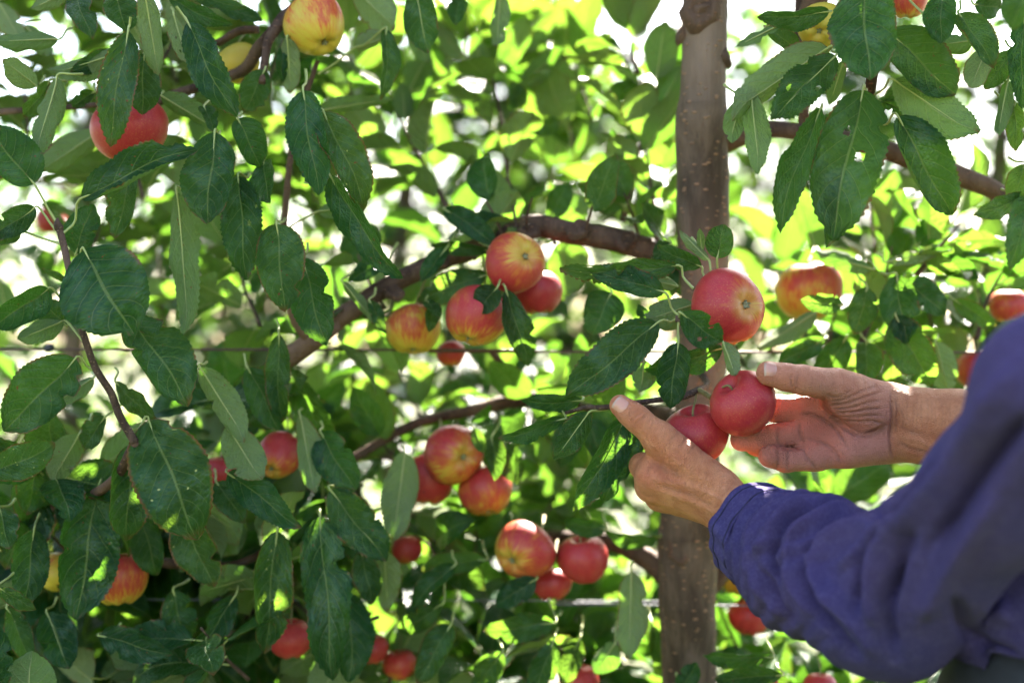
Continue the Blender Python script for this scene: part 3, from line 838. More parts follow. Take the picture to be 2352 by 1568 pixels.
# left top
for row in [
 (292, 82, 252, 335, 88, 'T', 1.40, dict(r=4, f=8, b=0.02, bites=[], p=(300, 40))),
 (332, -18, 366, 174, 64, 'U', 1.40, dict(r=-8, f=5, bites=[])),
 (172, -12, 212, 88, 62, 'T', 1.43, {}), (262, -20, 292, 74, 84, 'T', 1.45, {}), (400, 40, 430, 147, 48, 'U', 1.45, dict(holes=1)),
 (435, 60, 540, 264, 86, 'T', 1.42, dict(r=10, bites=[], p=(405, 15))), (606, 165, 562, 258, 72, 'T', 1.50, dict(c=(40, 0))),
 (275, 122, 112, 165, 74, 'U', 1.44, dict(r=20, f=20)), (275, 128, 160, 165, 50, 'T', 1.47, dict(c=(30, 30))),
 (82, 196, 8, 138, 58, 'U', 1.47, {}), (128, 90, -15, 92, 48, 'U', 1.47, dict(r=30)),
 (130, 185, 78, 356, 66, 'U', 1.42, dict(r=25, f=22, p=(190, 170))), (112, 190, 52, 268, 60, 'T', 1.46, {}),
 (74, 418, -30, 292, 128, 'T', 1.39, dict(r=6, f=10, p=(135, 518, 1.40), bites=[])),
 (198, 452, 452, 341, 96, 'T', 1.39, dict(r=-22, f=(24, 10), c=(10, 120), b=0.10, p=(146, 535, 1.40), bites=[(0.8, 1, 0.4, 0.05)])),
 (492, 312, 476, 513, 130, 'T', 1.41, dict(r=8, f=8)), (548, 277, 600, 384, 92, 'T', 1.44, dict(r=-10)), (470, 246, 490, 300, 48, 'T', 1.46, {}),
 (332, 128, 326, 264, 88, 'T', 1.43, dict(r=5)), (375, 222, 502, 306, 62, 'U', 1.50, dict(r=20)), (225, 305, 92, 388, 76, 'U', 1.60, dict(r=10)),
 (392, -4, 528, 60, 46, 'T', 1.47, dict(r=24)), (420, -20, 560, 18, 40, 'T', 1.50, {}), (148, -14, 70, 20, 42, 'U', 1.46, {}), (215, 212, 165, 245, 40, 'T', 1.48, dict(c=(60, 60))),
 (660, 92, 664, 216, 54, 'U', 1.50, dict(r=20)), (648, 110, 650, 190, 30, 'T', 1.51, dict(f=40)),
 (500, 10, 600, 45, 40, 'T', 1.53, {}), (60, 60, 118, 130, 50, 'U', 1.62, {}), (0, 10, 50, 95, 55, 'U', 1.62, {}),
 # left middle
 (78, 480, -24, 548, 66, 'T', 1.40, dict(r=20, f=20, p=(134, 535, 1.40))), (45, 532, -14, 556, 42, 'T', 1.42, dict(p=(140, 560, 1.40))),
 (176, 578, 214, 468, 80, 'T', 1.44, dict(r=-12, f=10, wave=0.06)), 
 (196, 582, 304, 764, 212, 'T', 1.375, dict(r=3, f=8, b=0.03, bites=[(0.93, -1, 0.4, 0.03)], p=(166, 640, 1.40), wave=0.02, tw=0.05)),
 (306, 736, 430, 926, 146, 'T', 1.41, dict(r=-10, f=10, p=(175, 720, 1.40))),
 (107, 667, -18, 752, 104, 'T', 1.39, dict(r=-14, f=26, p=(165, 700, 1.40))), (150, 744, 100, 690, 70, 'T', 1.43, {}), (142, 740, 40, 776, 50, 'U', 1.42, dict(r=35, p=(190, 783, 1.40))),
 (152, 644, 102, 620, 16, 'T', 1.40, dict(bites=[])), (302, 396, 264, 548, 82, 'T', 1.43, dict(r=14)), (408, 455, 432, 768, 74, 'U', 1.42, dict(r=22, f=14, wave=0.05, bites=[])),
 (548, 414, 566, 642, 98, 'T', 1.43, dict(r=10, holes=1, bites=[])), (636, 522, 656, 714, 122, 'T', 1.42, dict(r=-4, f=10, wave=0.04, p=(655, 500, 1.57))),
 (696, 600, 748, 792, 108, 'T', 1.45, dict(r=10)), (606, 375, 622, 470, 72, 'T', 1.46, {}), (0, 650, 30, 770, 60, 'U', 1.75, {}),
 (698, 218, 735, 452, 100, 'T', 1.42, dict(r=6, f=14, b=0.05, bites=[], p=(702, 160, 1.50))),
 (746, 266, 838, 480, 100, 'T', 1.42, dict(r=-16, f=24, b=0.10, bites=[], p=(700, 262, 1.50))),
 (764, 415, 922, 640, 88, 'T', 1.44, dict(r=24, f=(34, 22), b=0.08, bites=[], p=(700, 420, 1.52))), (735, 486, 830, 470, 46, 'U', 1.52, dict(p=(660, 526, 1.57))),
 (885, 600, 803, 642, 48, 'T', 1.60, {}), (790, 650, 858, 742, 32, 'U', 1.55, dict(f=35)), (850, 692, 884, 762, 34, 'T', 1.54, {}),
 # left lower
 (168, 830, 10, 992, 146, 'T', 1.395, dict(r=-8, f=12, bites=[(0.35, 1, 0.35, 0.04), (0.12, 1, 0.4, 0.03)], p=(222, 850, 1.405))),
 (-20, 1086, 128, 1020, 88, 'T', 1.385, dict(r=14, f=14, bites=[])), (464, 850, 562, 1016, 80, 'U', 1.46, dict(r=14)), (524, 984, 604, 1102, 96, 'U', 1.47, dict(r=-6)),
 (345, 975, 450, 1238, 184, 'T', 1.435, dict(r=4, f=8, b=0.05, p=(300, 985, 1.42), bites=[(0.12, 1, 0.25, 0.03)])), (302, 1028, 288, 1245, 112, 'T', 1.46, dict(r=8)),
 (226, 1128, 174, 1422, 152, 'T', 1.50, dict(r=6, f=8)), (78, 1222, 54, 1396, 86, 'T', 1.48, dict(r=-6)), (420, 1178, 492, 1348, 102, 'T', 1.50, dict(r=20, wave=0.06)),
 (-26, 1610, 0, 1436, 84, 'T', 1.37, dict(r=6)), (60, 1650, 74, 1494, 136, 'U', 1.38, dict(r=4, bites=[])), (236, 1460, 392, 1502, 76, 'T', 1.52, {}), (536, 1374, 440, 1514, 72, 'T', 1.55, {}),
 (400, 1360, 428, 1480, 80, 'T', 1.56, {}), (0, 1170, 22, 1260, 70, 'T', 1.46, {}), (0, 1350, 82, 1402, 40, 'T', 1.42, dict(r=30, holes=1)), (20, 1400, 70, 1520, 60, 'T', 1.50, {}), (110, 1410, 160, 1540, 90, 'T', 1.55, {}),
 (320, 1180, 360, 1320, 90, 'T', 1.55, {}), (90, 1050, 60, 1180, 80, 'T', 1.52, {}), (180, 1000, 120, 1110, 70, 'U', 1.50, {}), (500, 1110, 560, 1200, 70, 'T', 1.54, {}), (270, 880, 360, 960, 50, 'T', 1.46, dict(r=40)),
 (210, 870, 120, 930, 44, 'U', 1.47, dict(r=30)), (240, 960, 190, 1030, 60, 'T', 1.48, {}),
 (530, 1090, 690, 1212, 78, 'T', 1.48, dict(r=12, f=10)), (640, 776, 646, 972, 62, 'T', 1.50, dict(r=16)), (572, 850, 640, 988, 86, 'T', 1.52, dict(r=-8)),
]:
    t = LEFT if row[0] < 640 else MAIN
    lv(t, *row[:7], **row[7])
# centre, lower centre and lower right, on the main tree
for row in [
 (690, 958, 722, 1132, 64, 'U', 1.56, dict(r=14)), (740, 998, 816, 1124, 96, 'T', 1.56, dict(r=10)), (736, 1200, 762, 1564, 116, 'T', 1.53, dict(r=6, f=12, wave=0.06, bites=[(0.3, 1, 0.5, 0.04)])),
 (636, 1230, 608, 1502, 114, 'T', 1.52, dict(r=-8)), (764, 1130, 888, 1288, 102, 'T', 1.53, {}), (928, 1045, 904, 1242, 88, 'U', 1.60, dict(r=8, bites=[])), (830, 1268, 856, 1388, 66, 'T', 1.57, {}),
 (1040, 1300, 948, 1392, 62, 'T', 1.62, {}), (1108, 1284, 964, 1306, 58, 'T', 1.66, {}), (1012, 1388, 914, 1452, 54, 'T', 1.62, {}), (1032, 1440, 958, 1570, 82, 'T', 1.60, {}), (800, 1368, 802, 1566, 98, 'T', 1.58, {}),
 (882, 1268, 890, 1404, 62, 'U', 1.60, {}), (1450, 1320, 1440, 1514, 78, 'U', 1.60, dict(r=20)), (1388, 1214, 1294, 1200, 50, 'T', 1.64, {}), (1510, 1232, 1390, 1222, 44, 'T', 1.66, dict(r=-40)),
 (1266, 1430, 1108, 1452, 64, 'T', 1.62, dict(r=-20)), (1228, 1330, 1138, 1392, 60, 'T', 1.62, {}), (1270, 1474, 1226, 1602, 68, 'T', 1.60, {}), (1410, 1480, 1366, 1546, 68, 'U', 1.62, {}), (1766, 1508, 1614, 1500, 48, 'T', 1.58, dict(r=-30)),
 (1790, 1550, 1640, 1556, 50, 'T', 1.55, dict(r=-20)), (1560, 1590, 1600, 1520, 50, 'T', 1.60, {}), (1150, 1500, 1090, 1590, 66, 'T', 1.62, {}), (1330, 1470, 1290, 1570, 60, 'T', 1.68, {}), (1500, 1440, 1520, 1540, 54, 'T', 1.74, {}),
 (1113, 632, 957, 692, 72, 'T', 1.57, dict(r=10, p=(1125, 615, 1.6))), (1025, 483, 1142, 562, 62, 'T', 1.58, {}), (1122, 574, 988, 564, 38, 'T', 1.58, dict(c=(0, 60))), (1022, 574, 968, 642, 48, 'T', 1.57, dict(c=(60, 0))),
 (1140, 662, 1096, 718, 68, 'T', 1.515, dict(r=8)), (1164, 671, 1211, 840, 68, 'T', 1.52, dict(r=-14, f=16)), (1000, 700, 985, 760, 40, 'T', 1.58, {}), (980, 690, 1010, 730, 34, 'T', 1.57, dict(r=-30)),
 (1090, 985, 1110, 1040, 34, 'T', 1.60, {}), (1130, 1010, 1140, 1100, 60, 'T', 1.62, {}), (1160, 1020, 1190, 1110, 60, 'T', 1.68, {}),
 # by the hands
 (1543, 612, 1288, 624, 62, 'T', 1.40, dict(r=-20, f=(20, 6), c=(0, 50), b=0.09, p=(1592, 662, 1.40), bites=[(0.62, -1, 0.5, 0.04), (0.75, 1, 0.3, 0.03)], holes=1)),
 (1518, 670, 1350, 618, 70, 'T', 1.39, dict(r=16, f=(10, 22), c=(40, 0), b=0.05, p=(1561, 726, 1.40), bites=[(0.62, -1, 0.75, 0.05)])),
 (1606, 611, 1512, 568, 52, 'T', 1.42, dict(r=-16, p=(1622, 640, 1.42), bites=[])), (1624, 594, 1560, 527, 34, 'U', 1.42, dict(r=20, f=30, p=(1636, 640, 1.42), bites=[])), (1612, 575, 1607, 525, 20, 'U', 1.43, {}),
 (1648, 590, 1662, 514, 76, 'T', 1.41, dict(r=-6, f=16, p=(1648, 640, 1.42), bites=[])),
 (1503, 748, 1300, 912, 112, 'T', 1.39, dict(r=10, f=14, b=0.04, c=(30, 0), p=(1561, 728, 1.40), bites=[(0.93, 1, 0.3, 0.05)])),
 (1557, 793, 1539, 938, 90, 'T', 1.385, dict(r=-4, f=7, b=0.02, p=(1559, 734, 1.398), bites=[(0.7, -1, 0.25, 0.03)], wave=0.02)),
 (1568, 722, 1660, 788, 84, 'T', 1.325, dict(r=6, f=8, bites=[(0.55, 1, 0.5, 0.07), (0.85, -1, 0.3, 0.04)], holes=1, p=(1560, 727, 1.395), wave=0.05)),
 (1661, 788, 1690, 864, 44, 'U', 1.36, dict(r=24, bites=[])), (1652, 800, 1478, 852, 66, 'T', 1.46, dict(r=-30, f=18)), (1592, 700, 1476, 736, 74, 'U', 1.45, dict(r=10, p=(1600, 690, 1.42))), (1552, 656, 1510, 646, 28, 'U', 1.45, {}),
 (1402, 676, 1360, 768, 104, 'T', 1.58, dict(r=4, bites=[])), (1350, 952, 1271, 1054, 64, 'T', 1.40, dict(r=-10, f=14, p=(1396, 938, 1.405), bites=[])),
 (1432, 968, 1318, 1176, 92, 'T', 1.40, dict(r=-8, f=(8, 30), c=(0, 60), p=(1440, 932, 1.405), bites=[])), (1472, 976, 1384, 1152, 96, 'T', 1.42, dict(r=6, f=12, p=(1476, 925, 1.41), bites=[(0.7, 1, 0.4, 0.06)])),
 (1290, 962, 1148, 1010, 48, 'T', 1.44, dict(r=-16)), (1330, 920, 1200, 925, 40, 'T', 1.46, dict(r=-30)), (1480, 830, 1470, 900, 60, 'U', 1.47, {}), (1500, 745, 1465, 700, 40, 'T', 1.50, {}),
 (1890, 780, 1792, 834, 58, 'T', 1.58, dict(r=-12)), (1940, 780, 1880, 886, 76, 'T', 1.60, dict(r=10)), (1990, 790, 1985, 885, 80, 'T', 1.60, {}), (2062, 732, 2138, 892, 104, 'T', 1.56, dict(r=10)), (2052, 790, 2045, 880, 60, 'T', 1.60, {}), (2150, 790, 2180, 900, 80, 'U', 1.62, {}),
 # upper right spray
 (1985, -24, 1999, 192, 162, 'T', 1.36, dict(r=3, f=8, b=0.05, bites=[])), (2046, 78, 2196, 218, 136, 'T', 1.39, dict(r=-6, f=14, c=(0, 60))), (1898, 28, 1742, 46, 62, 'T', 1.38, dict(r=-26, f=(14, 20), c=(0, 60), bites=[])),
 (1792, 58, 1684, 108, 22, 'U', 1.40, dict(r=50)), (2164, -8, 2162, 102, 80, 'T', 1.38, dict(r=4, bites=[])), (2206, 36, 2282, 152, 84, 'T', 1.39, dict(r=-12, c=(0, 110), bites=[])), (2375, -60, 2322, 68, 96, 'T', 1.14, dict(r=10)),
 (2352, 40, 2346, 252, 76, 'T', 1.40, {}), (2331, 118, 2262, 206, 60, 'T', 1.43, dict(r=30)), (2314, 188, 2292, 316, 48, 'U', 1.42, dict(f=30)), (2232, 94, 2164, 102, 64, 'U', 1.43, {}), (2270, 104, 2226, 202, 62, 'U', 1.41, dict(r=20)),
 (2060, 190, 2248, 308, 112, 'U', 1.40, dict(r=-14, f=14, c=(0, 30), p=(2012, 216, 1.45), holes=1)), (1979, 220, 1914, 554, 176, 'T', 1.385, dict(r=6, f=10, b=0.04, p=(1990, 205, 1.44), bites=[(0.25, 1, 0.3, 0.04)], holes=1)),
 (2066, 277, 2190, 496, 132, 'T', 1.39, dict(r=-8, f=(8, 12), c=(0, 115), p=(2030, 286, 1.45), bites=[])), (1893, 116, 1670, 272, 104, 'U', 1.41, dict(r=-26, f=20)), (1912, 134, 1772, 278, 94, 'T', 1.40, dict(r=10, holes=1, f=20)),
 (1726, 214, 1738, 398, 60, 'U', 1.42, dict(r=12)), (1700, 230, 1678, 330, 50, 'U', 1.43, {}), (1936, 146, 1904, 242, 48, 'U', 1.42, {}), (1880, 258, 1784, 525, 80, 'T', 1.40, dict(r=24, f=26)), (1926, 368, 1902, 566, 76, 'T', 1.41, dict(r=-16)),
 (2380, 440, 2318, 608, 70, 'T', 1.30, dict(r=10)), (2352, 452, 2236, 494, 46, 'T', 1.46, dict(r=-30)), (2330, 240, 2335, 350, 50, 'T', 1.42, {}), (2352, 380, 2330, 470, 60, 'T', 1.46, {}), (2090, 190, 2030, 232, 40, 'T', 1.43, dict(holes=1)), (2020, 230, 2088, 262, 46, 'T', 1.45, dict(holes=1)),
 (2110, 250, 2060, 300, 50, 'U', 1.44, {}), (1830, 120, 1760, 60, 50, 'T', 1.46, {}), (2120, 30, 2160, 60, 40, 'T', 1.42, {}), (2240, 10, 2300, 20, 60, 'T', 1.46, {}),
 # right middle
 (2060, 638, 2082, 792, 88, 'T', 1.57, {}), (2086, 648, 2172, 722, 78, 'T', 1.57, {}), (1990, 664, 1964, 768, 68, 'T', 1.57, dict(r=-10)), (2194, 690, 2290, 752, 48, 'T', 1.60, {}), (1998, 616, 1866, 580, 46, 'U', 1.60, dict(r=25)), (2040, 600, 2162, 578, 32, 'U', 1.60, {}),
 (1900, 590, 1960, 615, 40, 'T', 1.62, {}), (2044, 512, 2050, 384, 78, 'U', 1.75, dict(bites=[])), (1872, 572, 1818, 418, 74, 'U', 1.80, dict(bites=[])), (2110, 560, 2180, 500, 60, 'T', 1.66, dict(r=-30)), (2130, 580, 2250, 640, 60, 'T', 1.64, {}), (1930, 700, 1840, 690, 50, 'T', 1.55, dict(r=-20)), (1870, 720, 1740, 800, 50, 'U', 1.62, dict(r=20)),
 # sunlit leaves behind, upper centre
 (815, -24, 912, 70, 88, 'U', 1.60, {}), (955, -18, 985, 124, 88, 'T', 1.52, dict(bites=[])), (886, 74, 880, 224, 58, 'T', 1.52, dict(f=30, p=(822, 108, 1.55))), (820, 108, 892, 86, 58, 'U', 1.56, dict(p=(730, 170, 1.55))), (728, 256, 905, 224, 38, 'U', 1.60, {}),
 (866, 190, 766, 134, 48, 'U', 1.80, {}), (872, 332, 794, 240, 82, 'U', 1.80, {}), (930, 272, 922, 190, 48, 'U', 1.78, {}), (943, 205, 986, 120, 62, 'U', 1.85, {}), (940, 54, 984, 146, 48, 'U', 1.70, {}), (1070, 140, 1008, 60, 52, 'U', 1.90, {}), (1108, 172, 1090, 74, 48, 'U', 1.90, {}),
 (1094, 180, 1016, 138, 42, 'U', 1.85, {}), (1074, 198, 984, 196, 40, 'U', 1.85, {}), (1050, -14, 1044, 64, 44, 'T', 1.60, {}), (1148, -14, 1140, 116, 48, 'U', 1.62, dict(holes=1)), (1150, 148, 1212, 38, 62, 'U', 1.85, {}), (1460, 78, 1462, -50, 84, 'U', 1.80, dict(bites=[])), (1508, 176, 1530, 48, 84, 'U', 1.74, dict(bites=[])),
 (1508, 262, 1566, 150, 70, 'U', 1.76, dict(bites=[])), (1180, 110, 1300, 20, 70, 'U', 1.95, {}), (1200, 190, 1300, 112, 60, 'U', 1.90, {}), (1460, 186, 1340, 96, 50, 'U', 1.85, {}), (1460, 190, 1400, 240, 60, 'T', 1.85, {}), (1195, 300, 1290, 280, 60, 'T', 1.75, dict(c=(60, 60))), (1190, 250, 1178, 190, 50, 'T', 1.75, {}),
 (1390, 245, 1500, 330, 60, 'T', 1.85, {}), (1340, 500, 1260, 420, 90, 'U', 1.75, {}), (1260, 500, 1310, 420, 60, 'T', 1.66, dict(c=(60, 0))), (1430, 470, 1330, 420, 70, 'T', 1.70, {}),
 (1540, 560, 1500, 600, 50, 'T', 1.55, {}), (1290, 560, 1300, 690, 110, 'U', 1.74, dict(bites=[])),
]:
    lv(MAIN, *row[:7], **row[7])

# ------------------------------------------------------------------ leafy shoots that fill the row
def rshoot(tree, px, py, Y, dx, dy, dY, nl=8, lmin=0.066, lmax=0.094, droop=0.35, spread=58, r0=2.4, stem=True):
    a = at(px, py, Y)
    b = at(px + dx * 0.5 + rng.uniform(-14, 14), py + dy * 0.5, Y + dY * 0.5)
    c = at(px + dx, py + dy, Y + dY)
    shoot(tree, [a, b, c], r0 * 0.001, 0.0011, nl, lmin, lmax, 0.05, None, spread, stem, droop)

for q in [(1030, 482, 1.78, -125, -232, 0.02), (1172, 502, 1.74, -46, -350, 0.03), (1432, 506, 1.74, 70, -300, 0.05), (1466, 170, 1.80, -14, -100, 0.02), (1512, 560, 1.74, -30, -250, 0.02),
          (1979, 786, 1.68, 70, -220, 0.0), (2104, 634, 1.66, 102, -122, 0.0), (2244, 780, 1.68, 66, -170, 0.0), (1870, 900, 1.75, 60, -240, 0.05)]:
    rshoot(MAIN, *q, nl=8, droop=0.15, r0=4.0)
# upper centre: upright, sunlit
for i in range(14):
    px = 740 + 820 * rng.random(); py = 230 + 400 * rng.random()
    rshoot(MAIN, px, py, rng.uniform(1.92, 2.16), rng.uniform(-60, 60), -rng.uniform(200, 340), rng.uniform(-.05, .1), nl=8, droop=0.10, lmin=0.080, lmax=0.112, spread=50)
# right of the trunk
for i in range(14):
    px = 1700 + 700 * rng.random(); py = 560 + 420 * rng.random()
    rshoot(MAIN, px, py, rng.uniform(1.78, 2.05), rng.uniform(-60, 60), -rng.uniform(150, 280), rng.uniform(-.05, .1), nl=8, droop=0.2)
# left upper
for i in range(22):
    px = 40 + 700 * rng.random(); py = 120 + 640 * rng.random()
    rshoot(LEFT if px < 600 else MAIN, px, py, rng.uniform(1.62, 2.1), rng.uniform(-90, 90), -rng.uniform(120, 260), rng.uniform(-.05, .1), nl=7, droop=0.4)
for i in range(12):
    px = -40 + 740 * rng.random(); py = 420 + 420 * rng.random()
    rshoot(LEFT if px < 600 else MAIN, px, py, rng.uniform(2.0, 2.4), rng.uniform(-90, 90), -rng.uniform(120, 260), rng.uniform(-.05, .1), nl=7, droop=0.3)
# centre
for i in range(16):
    px = 740 + 760 * rng.random(); py = 900 + 300 * rng.random()
    rshoot(MAIN, px, py, rng.uniform(1.90, 2.15), rng.uniform(-90, 90), -rng.uniform(120, 240), rng.uniform(-.05, .1), nl=8, droop=0.3)
# lower left, dense and shaded
for i in range(64):
    px = -60 + 1080 * rng.random(); py = 960 + 660 * rng.random()
    rshoot(LEFT if px < 560 else MAIN, px, py, rng.uniform(1.56, 2.1), rng.uniform(-140, 140), rng.uniform(-160, 60), rng.uniform(-.1, .1), nl=8, droop=0.7)
# lower right
for i in range(34):
    px = 1040 + 900 * rng.random(); py = 1180 + 460 * rng.random()
    if 1500 < px < 1660: continue
    rshoot(MAIN, px, py, rng.uniform(1.72, 2.3), rng.uniform(-100, 100), rng.uniform(-180, -40), rng.uniform(-.1, .1), nl=8, droop=0.5)
for i in range(16):
    t = rng.random()
    bx_ = 1500 - 860 * t; by_ = (560 if bx_ > 1150 else 560 + (1150 - bx_) * 0.55)
    rshoot(MAIN, bx_, by_, rng.uniform(1.60, 1.70), rng.uniform(-70, 70), rng.uniform(-130, 60), rng.uniform(-.06, .06), nl=4, droop=0.5, lmin=0.05, lmax=0.08)
for i in range(12):
    t = rng.random()
    bx_ = 1450 - 850 * t; by_ = 920 if bx_ > 1100 else 940 + (1100 - bx_) * 0.6
    rshoot(MAIN, bx_, by_, rng.uniform(1.70, 1.82), rng.uniform(-70, 70), rng.uniform(-130, 80), rng.uniform(-.08, .04), nl=5, droop=0.5, lmin=0.055, lmax=0.085)
# unseen crown leaves, added and slanted along the sun to shade the near row
def crown(tree, x0, x1, y0, y1, z0, z1, n, lmin=0.065, lmax=0.095, lean=0.0):
    mats = []
    for i in range(n):
        p = Vector((rng.uniform(x0, x1), rng.uniform(y0, y1), rng.uniform(z0, z1)))
        p.y += (p.z - z0) * lean
        d = Vector((rng.gauss(0, 1), rng.gauss(0, 1), rng.gauss(-0.35, 0.5))).normalized()
        nn = Vector((rng.gauss(0, 0.5), rng.gauss(0, 0.5), 1))
        L = rng.uniform(lmin, lmax)
        mats.append(frame_matrix(p, d, nn) @ Matrix.Diagonal((L, L, L, 1)))
    return mats
MAIN.mass(crown(MAIN, -0.40, 1.45, 1.46, 1.84, 1.85, 2.70, 2300, lean=1.0) + crown(MAIN, 0.30, 1.1, 1.12, 1.46, 1.95, 2.70, 700, lean=1.0), 'crown')  # second mass added to keep sun off the shirt shoulder
LEFT.mass(crown(LEFT, -1.7, -0.38, 1.50, 2.35, 1.87, 2.70, 3600, lean=1.0), 'crown')
LEFT.mass(crown(LEFT, -0.40, -0.10, 1.55, 2.05, 1.87, 2.70, 800, lean=1.0), 'crown')
LEFT.mass(crown(LEFT, -1.2, -0.28, 1.72, 2.45, 0.55, 1.12, 1500), 'inner_foliage')
MAIN.mass(crown(MAIN, -0.28, 0.9, 1.80, 2.25, 0.55, 0.98, 900), 'inner_foliage')
for k, (x, y, z) in enumerate([(0.5, 1.6, 2.2), (-0.15, 1.65, 2.3), (0.85, 1.6, 2.0), (0.0, 1.75, 2.0)]):
    tube('branch', [(0.32, 1.52, 1.7 + 0.1 * k), ((0.32 + x) / 2, 1.58, (1.75 + z) / 2), (x, y, z)], [0.014, 0.011, 0.006], M_BRANCH, MAIN.e, 14, 8, 0.06, k + 30)
MAIN.finish(max(0, 298 - MAIN.placed))
LEFT.finish(max(0, 298 - LEFT.placed))

# ------------------------------------------------------------------ rows behind
VARB = []
for i in range(8):
    rs = random.Random(300 + i)
    VARB.append(leaf_arrays(L=1.0, W=rs.uniform(0.46, 0.6), bend=rs.uniform(0, 0.1), fold=(rs.uniform(5, 30),) * 2, wave=0.02, seed=i, ns=6, nv=1, serr=0.0, tipcurl=rs.uniform(-0.15, 0.05), stalk=0))
def back_tree(x, y, h, n, label, seed):
    t = Tree((x, y, 0), label, 'apple trees of the rows behind')
    rs = random.Random(seed)
    tube('trunk', [(x, y, -0.1), (x + 0.02, y, 0.5), (x - 0.03, y, 1.2), (x + 0.03, y, 2.0), (x, y, h * 0.95)], [0.055, 0.045, 0.038, 0.028, 0.01], M_TRUNK, t.e, 24, 12, 0.04, seed)
    mats = []
    for b in range(16):
        z = 0.5 + (h - 0.7) * b / 15
        s_ = 1 if b % 2 else -1
        e = Vector((x + s_ * rs.uniform(0.45, 0.85), y + rs.uniform(-0.35, 0.35), z + rs.uniform(0.05, 0.3)))
        o = Vector((x, y, z))
        tube('branch', [tuple(o), tuple(o.lerp(e, 0.5) + Vector((0, 0, 0.05))), tuple(e)], [0.016, 0.011, 0.005], M_BRANCH, t.e, 8, 6, 0.05, b)
        for i in range(n // 16):
            f = rs.random() ** 0.8
            p = o.lerp(e, f) + Vector((rs.gauss(0, 0.10), rs.gauss(0, 0.12), rs.gauss(0.04, 0.12)))
            d = Vector((rs.gauss(0, 1), rs.gauss(0, 1), rs.gauss(-0.2, 0.7))).normalized()
            nn = Vector((rs.gauss(0, 0.6), rs.gauss(0, 0.6), 1))
            L = rs.uniform(0.065, 0.10)
            mats.append(frame_matrix(p, d, nn) @ Matrix.Diagonal((L, L, L, 1)))
    global VARR
    keep = VARR; VARR = VARB
    t.mass(mats, 'crown')
    VARR = keep
for k, (x, y, h, n, lab) in enumerate([
    (-1.30, 4.30, 2.3, 2300, 'blurred apple tree behind the left edge, its brown trunk showing between leaves'),
    (-0.35, 4.45, 2.4, 3300, 'blurred apple tree behind the gap left of the red apple clusters'),
    (0.55, 4.35, 2.4, 3300, 'blurred apple tree behind, between the arched branch and the trunk'),
    (1.50, 4.45, 2.4, 3300, 'blurred apple tree behind the right side, beyond the pink apples'),
    (-2.30, 4.40, 2.5, 1200, 'blurred apple tree of the row behind, beyond the left border'),
    (2.50, 4.40, 2.5, 1200, 'blurred apple tree of the row behind, beyond the right border'),
    (-1.6, 7.6, 2.7, 1300, 'far apple tree seen faintly through the left leaves'), (0.0, 7.7, 2.7, 1300, 'far apple tree seen faintly through the centre leaves'), (1.7, 7.6, 2.7, 1300, 'far apple tree seen faintly right of the trunk')]):
    back_tree(x, y, h, n, lab, 40 + k)

# ------------------------------------------------------------------ apples
def apple_meshes(seed):
    rs = random.Random(seed)
    n, m = 30, 36
    V = []
    lob = rs.uniform(0.015, 0.04); ph = rs.uniform(0, 6.28); tall = rs.uniform(0.84, 0.96); asym = rs.uniform(-0.05, 0.05)
    for i in range(n + 1):
        t = math.pi * i / n
        for j in range(m):
            f = 6.28318 * j / m
            rad = math.sin(t) ** 0.92 * (1 + 0.09 * math.cos(t)) if 0 < i < n else 0.0
            z = math.cos(t) * tall
            low = max(0, -math.cos(t))
            rad *= 1 + lob * math.cos(5 * f + ph) * low ** 1.5 + 0.02 * math.cos(2 * f + ph)
            if t < math.pi / 2: z -= 0.36 * math.exp(-(rad / 0.27) ** 2)
            else: z += 0.24 * math.exp(-(rad / 0.27) ** 2) + lob * 1.5 * math.cos(5 * f + ph) * math.exp(-((rad - 0.42) / 0.2) ** 2)
            z += asym * rad * math.cos(f)
            wbl = 1 + 0.035 * math.sin(f + ph) * math.sin(t * 2 + ph) + 0.025 * math.sin(3 * f + ph * 2) * math.sin(t)
            rad *= wbl; z *= wbl
            V.append((rad * math.cos(f), rad * math.sin(f), z))
    F = []
    for i in range(n):
        for j in range(m):
            a, b = i * m + j, i * m + (j + 1) % m
            F.append((a, a + m, b + m, b))
    fruit = mesh_np('apple', V, F, M_APPLE)
    # dried calyx: five pointed sepals round a dark core
    CV, CF = [], []
    zc = -tall + 0.22
    for k in range(5):
        f = 6.2832 * k / 5 + rs.uniform(-0.2, 0.2)
        d = Vector((math.cos(f), math.sin(f), 0)); s = Vector((-math.sin(f), math.cos(f), 0))
        b0 = len(CV)
        tip = d * rs.uniform(0.02, 0.12) + Vector((0, 0, zc - rs.uniform(0.10, 0.20)))
        for q in (d * 0.05 + s * 0.05, d * 0.05 - s * 0.05, d * 0.12 + s * 0.03 + Vector((0, 0, -0.06)), d * 0.12 - s * 0.03 + Vector((0, 0, -0.06))):
            CV.append(tuple(q + Vector((0, 0, zc))))
        CV.append(tuple(tip))
        CF += [(b0, b0 + 1, b0 + 3, b0 + 2), (b0 + 2, b0 + 3, b0 + 4)]
    b0 = len(CV)
    for j in range(8):
        f = 6.2832 * j / 8; CV.append((0.085 * math.cos(f), 0.085 * math.sin(f), zc - 0.03))
    CV.append((0, 0, zc - 0.012))
    for j in range(8): CF.append((b0 + j, b0 + (j + 1) % 8, b0 + 8))
    cal = mesh_np('calyx', CV, CF, M_CALYX)
    return fruit, cal, tall

